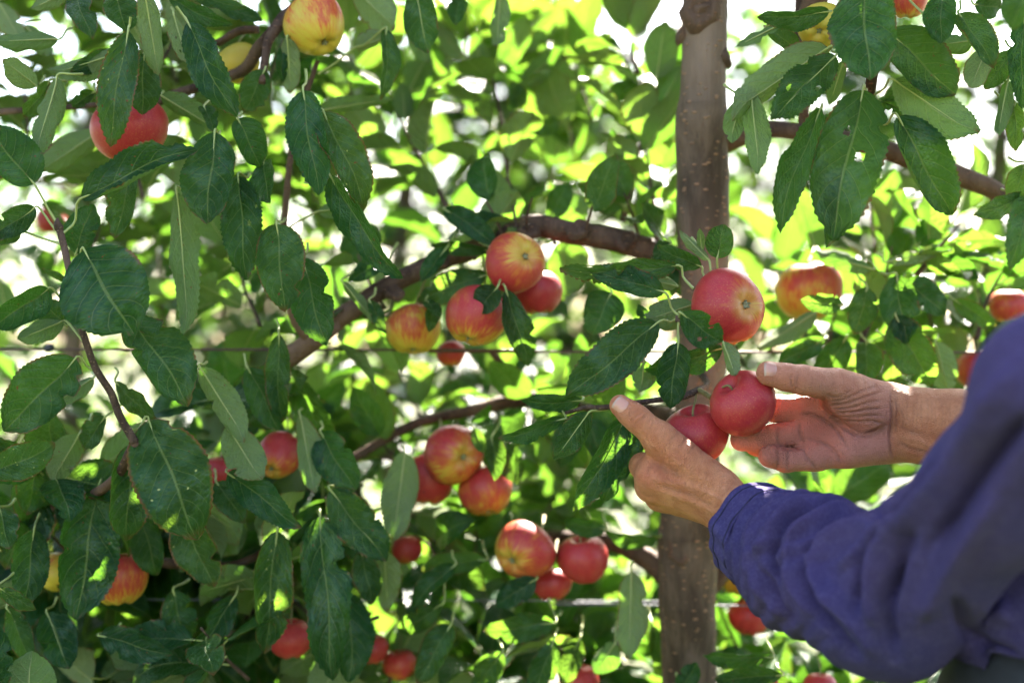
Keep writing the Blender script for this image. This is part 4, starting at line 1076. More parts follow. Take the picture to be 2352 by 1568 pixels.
APV = [apple_meshes(i) for i in range(6)]
def apple(px, py, r, Y, cd, blush, label, stem=None, spin=None, sq=1.0, var=None):
    """cd: direction the calyx end points to, in view terms (right, away, up)"""
    rs = random.Random(int(px * 3 + py * 5))
    fm, cm, tall = APV[rs.randrange(6) if var is None else var]
    c = at(px, py, Y)
    rad = ls(r, Y)
    zax = -Vector(cd).normalized()
    ref = Vector((0.1, -0.35, 1.0)) if spin is None else Vector(spin)      # sunny flank
    x = (ref - zax * ref.dot(zax))
    if x.length < 0.05: x = zax.orthogonal()
    x.normalize(); y = zax.cross(x)
    M = Matrix((x, y, zax)).transposed().to_4x4() @ Matrix.Diagonal((rad, rad, rad * sq, 1))
    M.translation = c
    o = bpy.data.objects.new('apple', fm)
    o.matrix_basis = M
    link(o)
    o['blush'] = float(blush); o['seed'] = rs.uniform(0, 9)
    tag(o, label, 'apple', 'ripening apples hanging on the trees')
    link(bpy.data.objects.new('calyx', cm), o)
    if stem is not None:
        e = M.inverted() @ at(*stem)
    else:
        e = Vector((rs.uniform(-.15, .15), rs.uniform(-.15, .15), tall + rs.uniform(0.25, 0.55)))
    pts = [(0, 0, tall - 0.42), (0, 0, tall - 0.1), tuple(Vector((0, 0, tall * 0.9)).lerp(e, 0.5) + Vector((0.03, 0.02, 0.05))), tuple(e)]
    V, F, uv = tube_arrays(pts, [0.04, 0.034, 0.034, 0.05], 12, 7)
    link(bpy.data.objects.new('stem', mesh_np('stem', V, F, M_STEM, uv)), o)
    return o

A = apple
A(1673, 704, 87, 1.405, (0.45, -0.86, 0.05), 0.98, 'large red apple with calyx facing the viewer, above the held apple', stem=(1606, 742, 1.46), spin=(-1, -0.4, 0.2), var=1)
A(1690, 742, 56, 1.47, (0.2, -0.3, -0.9), 0.9, 'red apple peeking out below the large red apple above the hands', stem=(1640, 690, 1.52))
A(1707, 927, 79, 1.374, (0.62, 0.30, -0.72), 0.92, 'red apple held between the fingers and thumb of the right hand', stem=(1632, 912, 1.40), spin=(-0.3, -1, 0.5), var=2)
A(1598, 1000, 77, 1.413, (0.15, 0.3, -0.95), 1.0, 'deep red apple cupped behind the left hand', stem=(1600, 900, 1.44), spin=(0.3, -1, 0.3), var=3)
A(1184, 602, 70, 1.55, (0.45, -0.86, 0.22), 0.80, 'striped red and yellow apple under the arched branch, calyx facing the viewer', stem=(1165, 545, 1.62), spin=(-0.5, -0.2, -1))
A(1234, 672, 58, 1.62, (0.1, -0.1, -1), 1.0, 'dark red apple behind the striped apple under the arched branch', stem=(1215, 560, 1.63))
A(1094, 726, 72, 1.55, (-0.3, -0.35, -0.9), 0.74, 'orange red apple with a small leaf lying over it, left of the striped apple', stem=(1110, 590, 1.63), sq=1.08)
A(950, 757, 65, 1.62, (0.0, -0.3, -0.95), 0.50, 'dull yellow apple with red flush hanging over the wire', stem=(985, 620, 1.63), sq=1.0)
A(1036, 812, 34, 1.70, (0.0, -0.2, -1), 0.75, 'small orange red apple showing just under the wire', stem=(1040, 760, 1.72))
A(1043, 1042, 69, 1.66, (0.42, -0.85, -0.05), 0.86, 'dark red apple with calyx facing the viewer, topmost of the cluster of three', stem=(1010, 962, 1.76), sq=1.06)
A(984, 1101, 58, 1.70, (-0.1, -0.2, -1), 0.90, 'red apple at the lower left of the cluster of three', stem=(985, 1000, 1.76), sq=1.1)
A(1117, 1128, 64, 1.68, (0.1, -0.3, -0.9), 0.70, 'orange apple at the lower right of the cluster of three', stem=(1070, 985, 1.77))
A(1203, 1264, 72, 1.64, (-0.55, -0.75, -0.35), 0.80, 'big red and yellow apple of the low trio, calyx at its left', stem=(1250, 1185, 1.78), spin=(0.8, -0.2, 0.5))
A(1340, 1284, 59, 1.65, (0.15, 0.2, -0.95), 0.98, 'crimson apple of the low trio, right under a dark leaf', stem=(1335, 1215, 1.78))
A(1268, 1340, 46, 1.68, (0, -0.2, -1), 0.88, 'small shaded red apple at the bottom of the low trio', stem=(1280, 1240, 1.78))
A(640, 1046, 52, 1.60, (-0.25, -0.75, -0.6), 0.82, 'red apple half hidden behind dark leaves left of centre, calyx visible', stem=(660, 960, 1.66), sq=1.12)
A(934, 1262, 36, 1.78, (0.2, -0.2, -1), 0.85, 'small blurred red apple between dark leaves near the low branch', stem=(940, 1205, 1.8))
A(300, 298, 86, 1.50, (0.0, 0.1, -1), 0.90, 'large red apple behind hanging leaves at the upper left', stem=(280, 200, 1.55), spin=(0.3, -1, 0.2))
A(116, 506, 36, 2.3, (0, 0, -1), 0.9, 'far blurred pink apple behind the left shoot', stem=(116, 440, 2.3))
A(272, 1330, 66, 1.58, (0.1, -0.1, -1), 0.60, 'pink and yellow apple half covered by a big dark leaf at the lower left', stem=(250, 1240, 1.62))
A(128, 1314, 46, 1.60, (-0.7, -0.6, -0.3), 0.42, 'yellow apple glimpsed between two dark leaves at the lower left', stem=(140, 1250, 1.64))
A(668, 1466, 52, 1.62, (0, 0, -1), 0.95, 'dark red apple deep between long hanging leaves near the bottom', stem=(670, 1380, 1.66))
A(856, 1490, 38, 1.70, (0, 0, -1), 0.85, 'brownish red apple between leaves at the bottom, left of the pale gap', stem=(858, 1430, 1.72))
A(918, 1526, 40, 1.72, (0, 0, -1), 0.72, 'orange pink apple beside the pale gap at the bottom', stem=(920, 1460, 1.74))
A(1328, 1566, 46, 1.72, (0, 0, -1), 0.95, 'red apple cut by the bottom border left of the trunk', stem=(1330, 1490, 1.74))
A(1722, 1416, 48, 1.76, (0.1, -0.1, -1), 0.85, 'shaded red apple below the cuff, right of the trunk', stem=(1715, 1340, 1.8))
A(1692, 1326, 44, 1.80, (0, 0, -1), 0.30, 'green yellow apple beside the trunk under the cuff', stem=(1690, 1275, 1.8))
A(1748, 1566, 38, 1.60, (0, 0, -1), 0.98, 'bright red apple cut by the bottom border under the sleeve', stem=(1745, 1500, 1.64))
A(1884, 1578, 38, 1.62, (0, 0, -1), 0.85, 'pale red apple at the bottom border under the elbow', stem=(1880, 1510, 1.66))
A(725, 58, 72, 1.52, (0.45, -0.45, -0.85), 0.50, 'yellow apple with faint red flush beside the dark branch at the top', stem=(690, -30, 1.56), sq=1.1)
A(550, 148, 50, 1.60, (0.35, -0.3, -0.85), 0.12, 'pale green yellow apple behind leaves left of the top branch', stem=(560, 80, 1.62))
A(1884, 60, 54, 1.45, (-0.25, -0.85, -0.5), 0.15, 'green yellow apple under the upper right leaves, calyx facing the viewer', stem=(1845, -10, 1.54))
A(2084, 2, 46, 1.48, (0, 0, -1), 0.75, 'brownish red apple at the top border behind the big blue green leaf', stem=(2040, -70, 1.5))
A(1859, 668, 76, 1.72, (0.05, 0.1, -1), 0.50, 'pale orange apple with sunlit top, right of the trunk', stem=(1870, 570, 1.76), sq=1.05)
A(2316, 702, 46, 1.70, (0, 0, -1), 0.72, 'pink apple at the right border beside the shoulder', stem=(2318, 620, 1.72))
A(2244, 850, 48, 1.72, (0, 0, -1), 0.72, 'orange apple behind leaves just above the right wrist', stem=(2246, 780, 1.72))
A(505, 1085, 44, 1.60, (0, 0, -1), 0.92, 'dark red apple mostly hidden behind the big leaf left of centre', stem=(515, 1010, 1.66))
A(58, 1140, 40, 1.72, (0, 0, -1), 0.6, 'orange apple showing through gaps at the left border', stem=(60, 1080, 1.74))

# ------------------------------------------------------------------ trellis wires
def wire(name, pts, r, mat, label):
    o = bpy.data.objects.new(name, mesh_np(name, *(lambda a: (a[0], a[1]))(tube_arrays(pts, [r] * len(pts), 40, 8)), mat))
    link(o); tag(o, label, 'wire', 'trellis wires along the tree row')
    return o
w1 = wire('trellis_wire', [(-4, 1.66, at(0, 797, 1.66).z), tuple(at(700, 803, 1.655)), tuple(at(1500, 808, 1.66)), (4, 1.66, at(0, 818, 1.66).z)], 0.0016, M_WIRE, 'rusty brown trellis wire crossing behind the apples at hand height')
w2 = wire('trellis_wire', [(-4, 1.72, at(0, 1366, 1.72).z), tuple(at(1100, 1378, 1.72)), tuple(at(1700, 1390, 1.72)), (4, 1.72, at(0, 1402, 1.72).z)], 0.0010, M_WIRE2, 'grey trellis wire low behind the trunk')
for (px, py) in ((113, 799), (703, 806)):
    c = at(px, py, 1.655)
    V, F, uv = tube_arrays([tuple(c + Vector((-0.005, 0, -0.002))), tuple(c), tuple(c + Vector((0.005, 0, 0.002)))], [0.0035, 0.005, 0.0035], 8, 8)
    link(bpy.data.objects.new('wire_clip', mesh_np('wire_clip', V, F, M_CLIP)), w1)

# ------------------------------------------------------------------ the picker: solid shapes blended and skinned
def sdf_cone(Pt, a, b, ra, rb):
    a = np.asarray(a, np.float32); b = np.asarray(b, np.float32)
    ab = b - a
    pa = Pt - a
    t = np.clip((pa @ ab) / max(1e-9, float(ab @ ab)), 0, 1)
    d = pa - t[..., None] * ab
    return np.sqrt((d * d).sum(-1)) - (ra + (rb - ra) * t)
def smin(a, b, k):
    h = np.clip(0.5 + 0.5 * (b - a) / k, 0, 1)
    return b + (a - b) * h - k * h * (1 - h)

def surface(f, lo, hi, h):
    lo = np.array(lo, np.float32); hi = np.array(hi, np.float32)
    n = np.ceil((hi - lo) / h).astype(int) + 1
    ax = [lo[i] + h * np.arange(n[i], dtype=np.float32) for i in range(3)]
    Fv = np.empty(tuple(n), np.float32)
    step = 24
    for i in range(0, n[0], step):
        G = np.stack(np.meshgrid(ax[0][i:i + step], ax[1], ax[2], indexing='ij'), -1)
        Fv[i:i + step] = f(G)
    s = Fv < 0
    nx, ny, nz = n
    cs = sum(s[dx:nx - 1 + dx, dy:ny - 1 + dy, dz:nz - 1 + dz].astype(np.int8) for dx in (0, 1) for dy in (0, 1) for dz in (0, 1))
    act = (cs > 0) & (cs < 8)
    idx = -np.ones(act.shape, np.int64)
    I, J, Kk = np.nonzero(act)
    idx[I, J, Kk] = np.arange(len(I))
    acc = np.zeros((len(I), 3)); cnt = np.zeros(len(I))
    cor = [(x, y, z) for x in (0, 1) for y in (0, 1) for z in (0, 1)]
    for a in cor:
        for b in cor:
            if sum(abs(a[q] - b[q]) for q in range(3)) != 1 or a > b: continue
            fa = Fv[I + a[0], J + a[1], Kk + a[2]]; fb = Fv[I + b[0], J + b[1], Kk + b[2]]
            c = (fa < 0) != (fb < 0)
            t = np.where(c, fa / np.where(np.abs(fa - fb) < 1e-12, 1, fa - fb), 0)
            p = np.array(a)[None, :] + t[:, None] * (np.array(b) - np.array(a))[None, :]
            acc[c] += p[c]; cnt[c] += 1
    V = lo + h * (np.stack([I, J, Kk], 1) + acc / cnt[:, None])
    Fs = []
    for axis in range(3):
        o1, o2 = [(1, 2), (2, 0), (0, 1)][axis]
        sl0 = [slice(None)] * 3; sl1 = [slice(None)] * 3
        sl0[axis] = slice(0, -1); sl1[axis] = slice(1, None)
        ch = s[tuple(sl0)] != s[tuple(sl1)]
        E = np.stack(np.nonzero(ch), 1)
        ok = (E[:, o1] > 0) & (E[:, o2] > 0) & (E[:, o1] < n[o1] - 1) & (E[:, o2] < n[o2] - 1)
        E = E[ok]
        neg = s[tuple(E.T)]
        def g(d1, d2):
            Q = E.copy(); Q[:, o1] -= d1; Q[:, o2] -= d2
            return idx[tuple(Q.T)]
        q = np.stack([g(1, 1), g(0, 1), g(0, 0), g(1, 0)], 1)
        q[~neg] = q[~neg][:, ::-1]
        Fs.append(q)
    F = np.concatenate(Fs)
    F = F[(F >= 0).all(1)]
    return V, F

def vnormals(V, F):
    n = np.cross(V[F[:, 2]] - V[F[:, 0]], V[F[:, 3]] - V[F[:, 1]])
    N = np.zeros_like(V)
    for k in range(4): np.add.at(N, F[:, k], n)
    return N / (np.linalg.norm(N, axis=1)[:, None] + 1e-12)

def smooth(V, F, it):
    for _ in range(it):
        A_ = np.zeros_like(V); c = np.zeros(len(V))
        for a, b in ((0, 1), (1, 2), (2, 3), (3, 0)):
            np.add.at(A_, F[:, a], V[F[:, b]]); np.add.at(c, F[:, a], 1)
            np.add.at(A_, F[:, b], V[F[:, a]]); np.add.at(c, F[:, b], 1)
        V = V * 0.5 + 0.5 * A_ / np.maximum(c, 1)[:, None]
    return V

def relief(V, N, lines):
    """creases and folds: each line is (points as seen, height in mm, width in picture units)"""
    px = V[:, 0] / (K * V[:, 1]) + 1176; py = 784 - (V[:, 2] - CAMZ) / (K * V[:, 1])
    view = V - np.array([0, 0, CAMZ]); view /= np.linalg.norm(view, axis=1)[:, None]
    face = np.clip(-(N * view).sum(1) * 2.5 + 0.3, 0, 1)
    disp = np.zeros(len(V))
    for pts, hgt, wid in lines:
        C = catmull([(a, b, 0) for a, b in pts], 30)[:, :2]
        sel = (px > C[:, 0].min() - 4 * wid) & (px < C[:, 0].max() + 4 * wid) & (py > C[:, 1].min() - 4 * wid) & (py < C[:, 1].max() + 4 * wid)
        ii = np.nonzero(sel)[0]
        if not len(ii): continue
        Q = np.stack([px[ii], py[ii]], 1)
        best = np.full(len(ii), 1e9); tb = np.zeros(len(ii))
        for k in range(len(C) - 1):
            a, b = C[k], C[k + 1]; ab = b - a
            t = np.clip(((Q - a) @ ab) / (ab @ ab + 1e-9), 0, 1)
            d = np.linalg.norm(Q - a - t[:, None] * ab, axis=1)
            m_ = d < best
            best[m_] = d[m_]; tb[m_] = (k + t[m_]) / (len(C) - 1)
        endf = np.clip(np.minimum(tb, 1 - tb) * 5 + 0.25, 0, 1)
        disp[ii] += hgt * 0.001 * np.exp(-(best / wid) ** 2) * endf
    global LAST_DISP
    LAST_DISP = disp * face
    return V + N * (disp * face)[:, None]

D0 = 1.40
def hp(q):
    """hand joint: (px, py, offset from the apple plane in picture units, radius)"""
    Y = D0 + q[2] * K * D0
    return np.array(at(q[0], q[1], Y)), q[3] * K * Y

def hand_sdf(palm, fingers, kp, kf):
    pr = [(hp(a), hp(b)) for a, b in palm]
    fg = [[hp(q) for q in ch] for ch in fingers]
    def f(Pt):
        d = None
        for (a, ra), (b, rb) in pr:
            e = sdf_cone(Pt, a, b, ra, rb)
            d = e if d is None else smin(d, e, kp)
        out = d
        for ch in fg:
            e = None
            for (a, ra), (b, rb) in zip(ch[:-1], ch[1:]):
                g = sdf_cone(Pt, a, b, ra, rb)
                e = g if e is None else smin(e, g, 0.004)
            out = np.minimum(out, smin(d, e, kf))
        return out
    return f

LH_palm = [((1672, 1150, -78, 52), (1790, 1240, -170, 58)), ((1660, 1178, -55, 44), (1790, 1270, -150, 54)),
           ((1640, 1142, -66, 42), (1496, 1094, -64, 33)), ((1640, 1160, -40, 42), (1494, 1116, -32, 35)), ((1640, 1168, -5, 40), (1515, 1138, 10, 33)), ((1645, 1168, 28, 36), (1550, 1148, 45, 29)),
           ((1648, 1112, -66, 44), (1516, 1008, -76, 35)), ((1575, 1080, -60, 36), (1505, 1052, -54, 22)), ((1610, 1110, -40, 50), (1560, 1090, -30, 44))]
LH_fing = [[(1560, 1045, -74, 36), (1512, 1004, -78, 35), (1464, 962, -82, 31), (1446, 948, -80, 28.5), (1425, 931, -75, 25.5)],
           [(1500, 1094, -62, 32), (1476, 1070, 10, 30), (1535, 1068, 82, 27), (1600, 1066, 107, 24)],
           [(1500, 1116, -30, 33), (1490, 1094, 48, 30), (1550, 1088, 105, 27), (1615, 1080, 110, 24)],
           [(1520, 1138, 10, 32), (1520, 1112, 75, 29), (1580, 1102, 118, 26), (1630, 1098, 105, 23)],
           [(1555, 1148, 45, 28), (1560, 1124, 95, 25), (1610, 1112, 115, 22), (1645, 1105, 105, 20)]]
RH_palm = [((2050, 945, 0, 61), (2200, 962, -70, 66)), ((2052, 996, 5, 60), (2205, 1014, -60, 66)), ((2200, 970, -70, 70), (2420, 1040, -230, 86)),
           ((1852, 936, 16, 34), (2030, 950, 8, 48)), ((1854, 985, 18, 34), (2040, 975, 10, 48)), ((1860, 1024, 10, 34), (2040, 1000, 10, 46)), ((1870, 1046, -8, 34), (2040, 1012, 2, 46)),
           ((1925, 888, -62, 40), (2030, 932, -16, 55)), ((1935, 918, -44, 46), (2000, 948, -24, 52)), ((1950, 1030, -20, 42), (2030, 1020, -14, 38))]
RH_fing = [[(1960, 902, -50, 44), (1918, 886, -66, 39), (1842, 872, -96, 33.5), (1805, 866, -108, 31), (1765, 857, -120, 28.5)],
           [(1860, 938, 16, 33), (1785, 938, 25, 31), (1725, 935, 52, 27), (1690, 930, 44, 25)],
           [(1862, 990, 15, 32), (1778, 1004, 0, 29.5), (1740, 1010, 2, 28), (1703, 1010, 6, 26)],
           [(1866, 1026, 8, 31), (1790, 1036, 36, 28), (1735, 1022, 52, 25)],
           [(1878, 1050, -8, 30), (1805, 1056, -28, 27.5), (1768, 1047, -44, 26.5)]]
fL = hand_sdf(LH_palm, LH_fing, 0.011, 0.009)
fR = hand_sdf(RH_palm, RH_fing, 0.010, 0.005)

def bbox(groups, m=0.012):
    pts, r = [], []
    for g in groups:
        for q in g:
            p, rad = hp(q); pts.append(p - rad); pts.append(p + rad)
    pts = np.array(pts)
    return pts.min(0) - m, pts.max(0) + m

PERSON_AT = Vector((0.56, 1.06, 0.0))
person = empty('person', PERSON_AT, 'person in indigo work shirt reaching in from the right with both hands around apples', 'person')

VL, FL = surface(fL, *bbox(list(LH_palm) + LH_fing), 0.0013)
VR, FR = surface(fR, *bbox(list(RH_palm) + RH_fing), 0.0012)
VL, VR = smooth(VL, FL, 3), smooth(VR, FR, 3)
creL = [([(1448, 968), (1462, 955), (1478, 946)], -0.55, 3.0), ([(1455, 976), (1470, 964), (1488, 952)], -0.5, 3.0), ([(1442, 960), (1454, 948), (1468, 938)], -0.35, 3),
        ([(1560, 984), (1552, 998), (1540, 1010)], -0.4, 3), ([(1580, 996), (1572, 1012), (1560, 1026)], -0.45, 3), ([(1600, 1010), (1592, 1028), (1578, 1044)], -0.45, 3), ([(1618, 1024), (1608, 1042)], -0.35, 3),
        ([(1660, 1150), (1600, 1122), (1530, 1104), (1490, 1094)], 0.9, 9), ([(1650, 1180), (1590, 1152), (1520, 1128)], 0.8, 8), ([(1640, 1165), (1580, 1136), (1515, 1114)], -0.6, 7),
        ([(1640, 1112), (1580, 1078), (1530, 1040)], 0.6, 10), ([(1565, 1094), (1530, 1074), (1500, 1058)], -0.8, 9), ([(1500, 1060), (1490, 1075), (1486, 1092)], -0.4, 5)]
creR = [([(1821, 858), (1817, 873), (1821, 890)], -0.7, 3.0), ([(1834, 858), (1832, 872), (1829, 886)], -0.6, 3.0), ([(1895, 906), (1925, 912), (1960, 895)], -0.5, 4)]
for k in range(6):     # wrinkles fanning over the ball of the thumb
    a = k / 5
    creR.append(([(1903 + 16 * a, 922 + 44 * a), (1940 + 28 * a, 916 + 52 * a), (1985 + 24 * a, 896 + 72 * a), (2020 + 12 * a, 882 + 92 * a)], -0.85 if k % 2 else -0.6, 3.0))
for k in range(12):    # fine skin lines on wrist and forearm
    xx = 2062 + 11 * k
    creR.append(([(xx, 900 + 2 * k), (xx + 4 - 3 * (k % 3), 945), (xx - 3 + 4 * (k % 2), 990 + 4 * (k % 4))], -0.22, 2.6))
for k in range(7):
    creR.append(([(1862 + 24 * k, 858 + 3 * (k % 2)), (1866 + 24 * k, 875), (1860 + 25 * k, 892)], -0.22, 2.6))
for k in range(15):    # fine lines across the back of the left hand
    t = k / 14
    cx_, cy_ = 1500 + 150 * t, 1062 + 78 * t
    creL.append(([(cx_ + 22, cy_ - 34), (cx_ + 6 + 5 * (k % 3), cy_ - 4), (cx_ - 20, cy_ + 34)], -0.26 if k % 2 else -0.16, 2.6))
for k in range(6):
    creL.append(([(1488 + 9 * k, 946 + 9 * k), (1478 + 9 * k, 962 + 9 * k), (1470 + 8 * k, 985 + 8 * k)], -0.22, 2.6))
creR += [([(1893, 918), (1900, 945), (1930, 972), (1965, 994), (2000, 996), (2040, 975)], -1.9, 6), ([(1838, 950), (1880, 958), (1920, 985), (1950, 1030)], -0.9, 4.5), ([(1850, 1005), (1890, 1015), (1920, 1040), (1930, 1065)], -0.8, 4.5),
         ([(2046, 900), (2050, 960), (2044, 1010), (2052, 1050)], -1.2, 4), ([(2056, 905), (2062, 950), (2056, 990)], -0.7, 4), ([(2070, 980), (2095, 992), (2120, 998)], -0.6, 5), ([(2062, 1012), (2090, 1030), (2130, 1040), (2160, 1062)], -0.8, 5),
         ([(2070, 1005), (2110, 1012), (2150, 1030)], 0.7, 6), ([(1812, 1030), (1810, 1055), (1812, 1080)], -0.7, 4), ([(1786, 1030), (1790, 1052), (1784, 1080)], -0.8, 4), ([(1846, 1026), (1856, 1050), (1876, 1078)], -0.7, 4),
         ([(1790, 975), (1786, 1000), (1790, 1028)], -0.7, 4), ([(1836, 968), (1838, 995), (1850, 1024)], -0.8, 4.5), ([(1800, 1028), (1830, 1028), (1850, 1026)], -1.3, 5), ([(1860, 1000), (1900, 1004), (1940, 1010)], 0.5, 10)]
NL, NR = vnormals(VL, FL), vnormals(VR, FR)
VL = relief(VL, NL, [(a, b * 1.7, c) for a, b, c in creL]); creaseL = np.clip(-LAST_DISP / 0.0011, 0, 1)
VR = relief(VR, NR, [(a, b * 1.7, c) for a, b, c in creR]); creaseR = np.clip(-LAST_DISP / 0.0011, 0, 1)
def pxpy(V):
    return V[:, 0] / (K * V[:, 1]) + 1176, 784 - (V[:, 2] - CAMZ) / (K * V[:, 1])
def blob(x, y, cx, cy, r):
    return np.exp(-(((x - cx) ** 2 + (y - cy) ** 2) / (r * r)))
x, y = pxpy(VL)
tL = np.stack([np.zeros(len(x)), np.clip(0.7 * blob(x, y, 1490, 1100, 50) + 0.6 * blob(x, y, 1420, 930, 45) + 0.5 * blob(x, y, 1560, 1040, 60) + 0.4 * blob(x, y, 1475, 965, 30), 0, 1), np.clip(0.35 * blob(x, y, 1430, 945, 30) + 0.6 * creaseL, 0, 1), np.ones(len(x))], 1)
x, y = pxpy(VR)
palm = np.clip((2056 - x) / 20, 0, 1) * np.clip((-NR[:, 1]) * 2 + 0.6, 0, 1) * np.clip((y - 890) / 60, 0.35, 1)
tR = np.stack([palm, np.clip(0.8 * blob(x, y, 1770, 1040, 60) + 0.7 * blob(x, y, 1880, 980, 50) + 0.5 * blob(x, y, 1780, 870, 50), 0, 1),
               np.clip(0.9 * blob(x, y, 1762, 852, 16) + 0.7 * blob(x, y, 1740, 1010, 60) + 0.5 * blob(x, y, 1880, 990, 40) + 0.55 * blob(x, y, 1900, 910, 50) + 0.4 * blob(x, y, 2020, 960, 50) + 0.55 * creaseR, 0, 1), np.ones(len(x))], 1)

# rest of the body, under the clothes
def wp(px, py, Y, r):
    return np.array(at(px, py, Y)), ls(r, Y)
LSH = wp(2440, 900, 0.97, 100); RSH = wp(2640, 860, 1.20, 100)
body_pr = [(wp(1790, 1245, 1.325, 56), wp(2040, 1360, 1.19, 80)), (wp(2040, 1360, 1.19, 80), LSH), (wp(2400, 1030, 1.30, 78), wp(2560, 1120, 1.22, 95)), (wp(2560, 1120, 1.22, 95), RSH), (LSH, RSH),
           ((np.array([0.56, 1.16, 1.26]), 0.07), (np.array([0.56, 1.20, 0.95]), 0.07))]
def fB(Pt):
    d = None
    for (a, ra), (b, rb) in body_pr:
        e = sdf_cone(Pt, a, b, ra, rb); d = e if d is None else smin(d, e, 0.02)
    return d
VB, FB = surface(fB, (0.12, 0.82, 0.78), (0.85, 1.42, 1.46), 0.009)
allV = np.concatenate([VL, VR, VB]) - np.array(PERSON_AT)
allF = np.concatenate([FL, FR + len(VL), FB + len(VL) + len(VR)])
allT = np.concatenate([tL, tR, np.tile([0, 0, 0, 1.0], (len(VB), 1))])
body = link(bpy.data.objects.new('body', mesh_np('body', allV, allF, M_SKIN, attrs={'tint': allT})), person)
tag(body, 'tanned weathered hands and forearms, left thumb raised, right palm open')

def nail(f, c, axis, nrm, length, width):
    c = np.array(c); a = np.array(Vector(axis).normalized()); n = np.array(Vector(nrm).normalized())
    a = a - n * a.dot(n); a /= np.linalg.norm(a); b = np.cross(n, a)
    V, uv, F = [], [], []
    NU, NV = 11, 11
    for i in range(NU):
        for j in range(NV):
            u, v = i / (NU - 1) * 2 - 1, j / (NV - 1) * 2 - 1
            uu = u * math.sqrt(1 - 0.42 * v * v * (1 if u < 0 else 0.6)); vvv = v * math.sqrt(1 - 0.40 * u * u * (1 if u < 0 else 0.45))
            p = c + a * uu * length / 2 + b * vvv * width / 2 + n * 0.02
            for _ in range(40):
                d = float(f(p[None, :].astype(np.float32))[0])
                p = p - n * d * 0.8
                if abs(d) < 1e-5: break
            e = max(abs(u), abs(v))
            lift = 0.0007 * (1 - e ** 4) - 0.0004 * (e > 0.95) + (0.0005 if u > 0.85 else 0)
            V.append(p + n * lift); uv.append((i / (NU - 1), j / (NV - 1)))
    for i in range(NU - 1):
        for j in range(NV - 1):
            q = i * NV + j
            F.append((q, q + NV, q + NV + 1, q + 1))
    me = mesh_np('fingernail', np.array(V) - np.array(PERSON_AT), F, M_NAIL, uv)
    link(bpy.data.objects.new('fingernail', me), body)
nail(fL, at(1426, 930, 1.36), at(1412, 921, 1.4) - at(1436, 941, 1.4), (-0.10, -1, 0.22), ls(33, 1.38), ls(37, 1.38))
nail(fR, at(1770, 847, 1.34), (-1, 0, 0.10), (0.05, -0.80, 0.60), ls(30, 1.36), ls(36, 1.36))

# ---- shirt
CUFF = wp(1726, 1216, 1.345, 106)
M1 = wp(1860, 1298, 1.27, 146); ELB = wp(2040, 1372, 1.19, 172); UA = wp(2290, 1130, 1.06, 150); SHO = wp(2450, 880, 0.97, 180)
axv = (M1[0] - CUFF[0]); axv = axv / np.linalg.norm(axv)
shirt_pr = [(CUFF, M1), (M1, ELB), (ELB, UA), (UA, SHO), (wp(2420, 880, 1.0, 150), wp(2640, 850, 1.2, 170)), (wp(2600, 960, 1.14, 270), wp(2510, 1400, 1.20, 330)), (wp(2600, 1000, 1.2, 150), wp(2400, 1030, 1.28, 96))]
HEM = CAMZ - (1528 - 784) * K * 1.10
def f_shirt(Pt):
    d = None
    for i, ((a, ra), (b, rb)) in enumerate(shirt_pr):
        e = sdf_cone(Pt, a, b, ra, rb)
        d = e if d is None else smin(d, e, 0.03 if i != 5 else 0.012)
    s = (Pt - CUFF[0].astype(np.float32)) @ axv.astype(np.float32)
    d = np.maximum(d, 0.020 - s - 1.2 * np.clip(np.abs(Pt[..., 0] - 0.25) - 0.2, 0, 1))
    inner = np.maximum(sdf_cone(Pt, CUFF[0], M1[0], CUFF[1] - 0.006, M1[1] - 0.006), s - 0.05)
    d = np.maximum(d, -inner)
    # open bottom hem of the body of the shirt
    d = np.maximum(d, np.where(Pt[..., 0] > 0.385, HEM - Pt[..., 2], -1))
    return d
VS, FS = surface(f_shirt, (0.13, 0.80, 1.02), (0.78, 1.40, 1.46), 0.0030)
VS = smooth(VS, FS, 2)
zz = lambda lst: [(1264.2 + a * 0.45, 735 + b * 0.45) for a, b in lst]
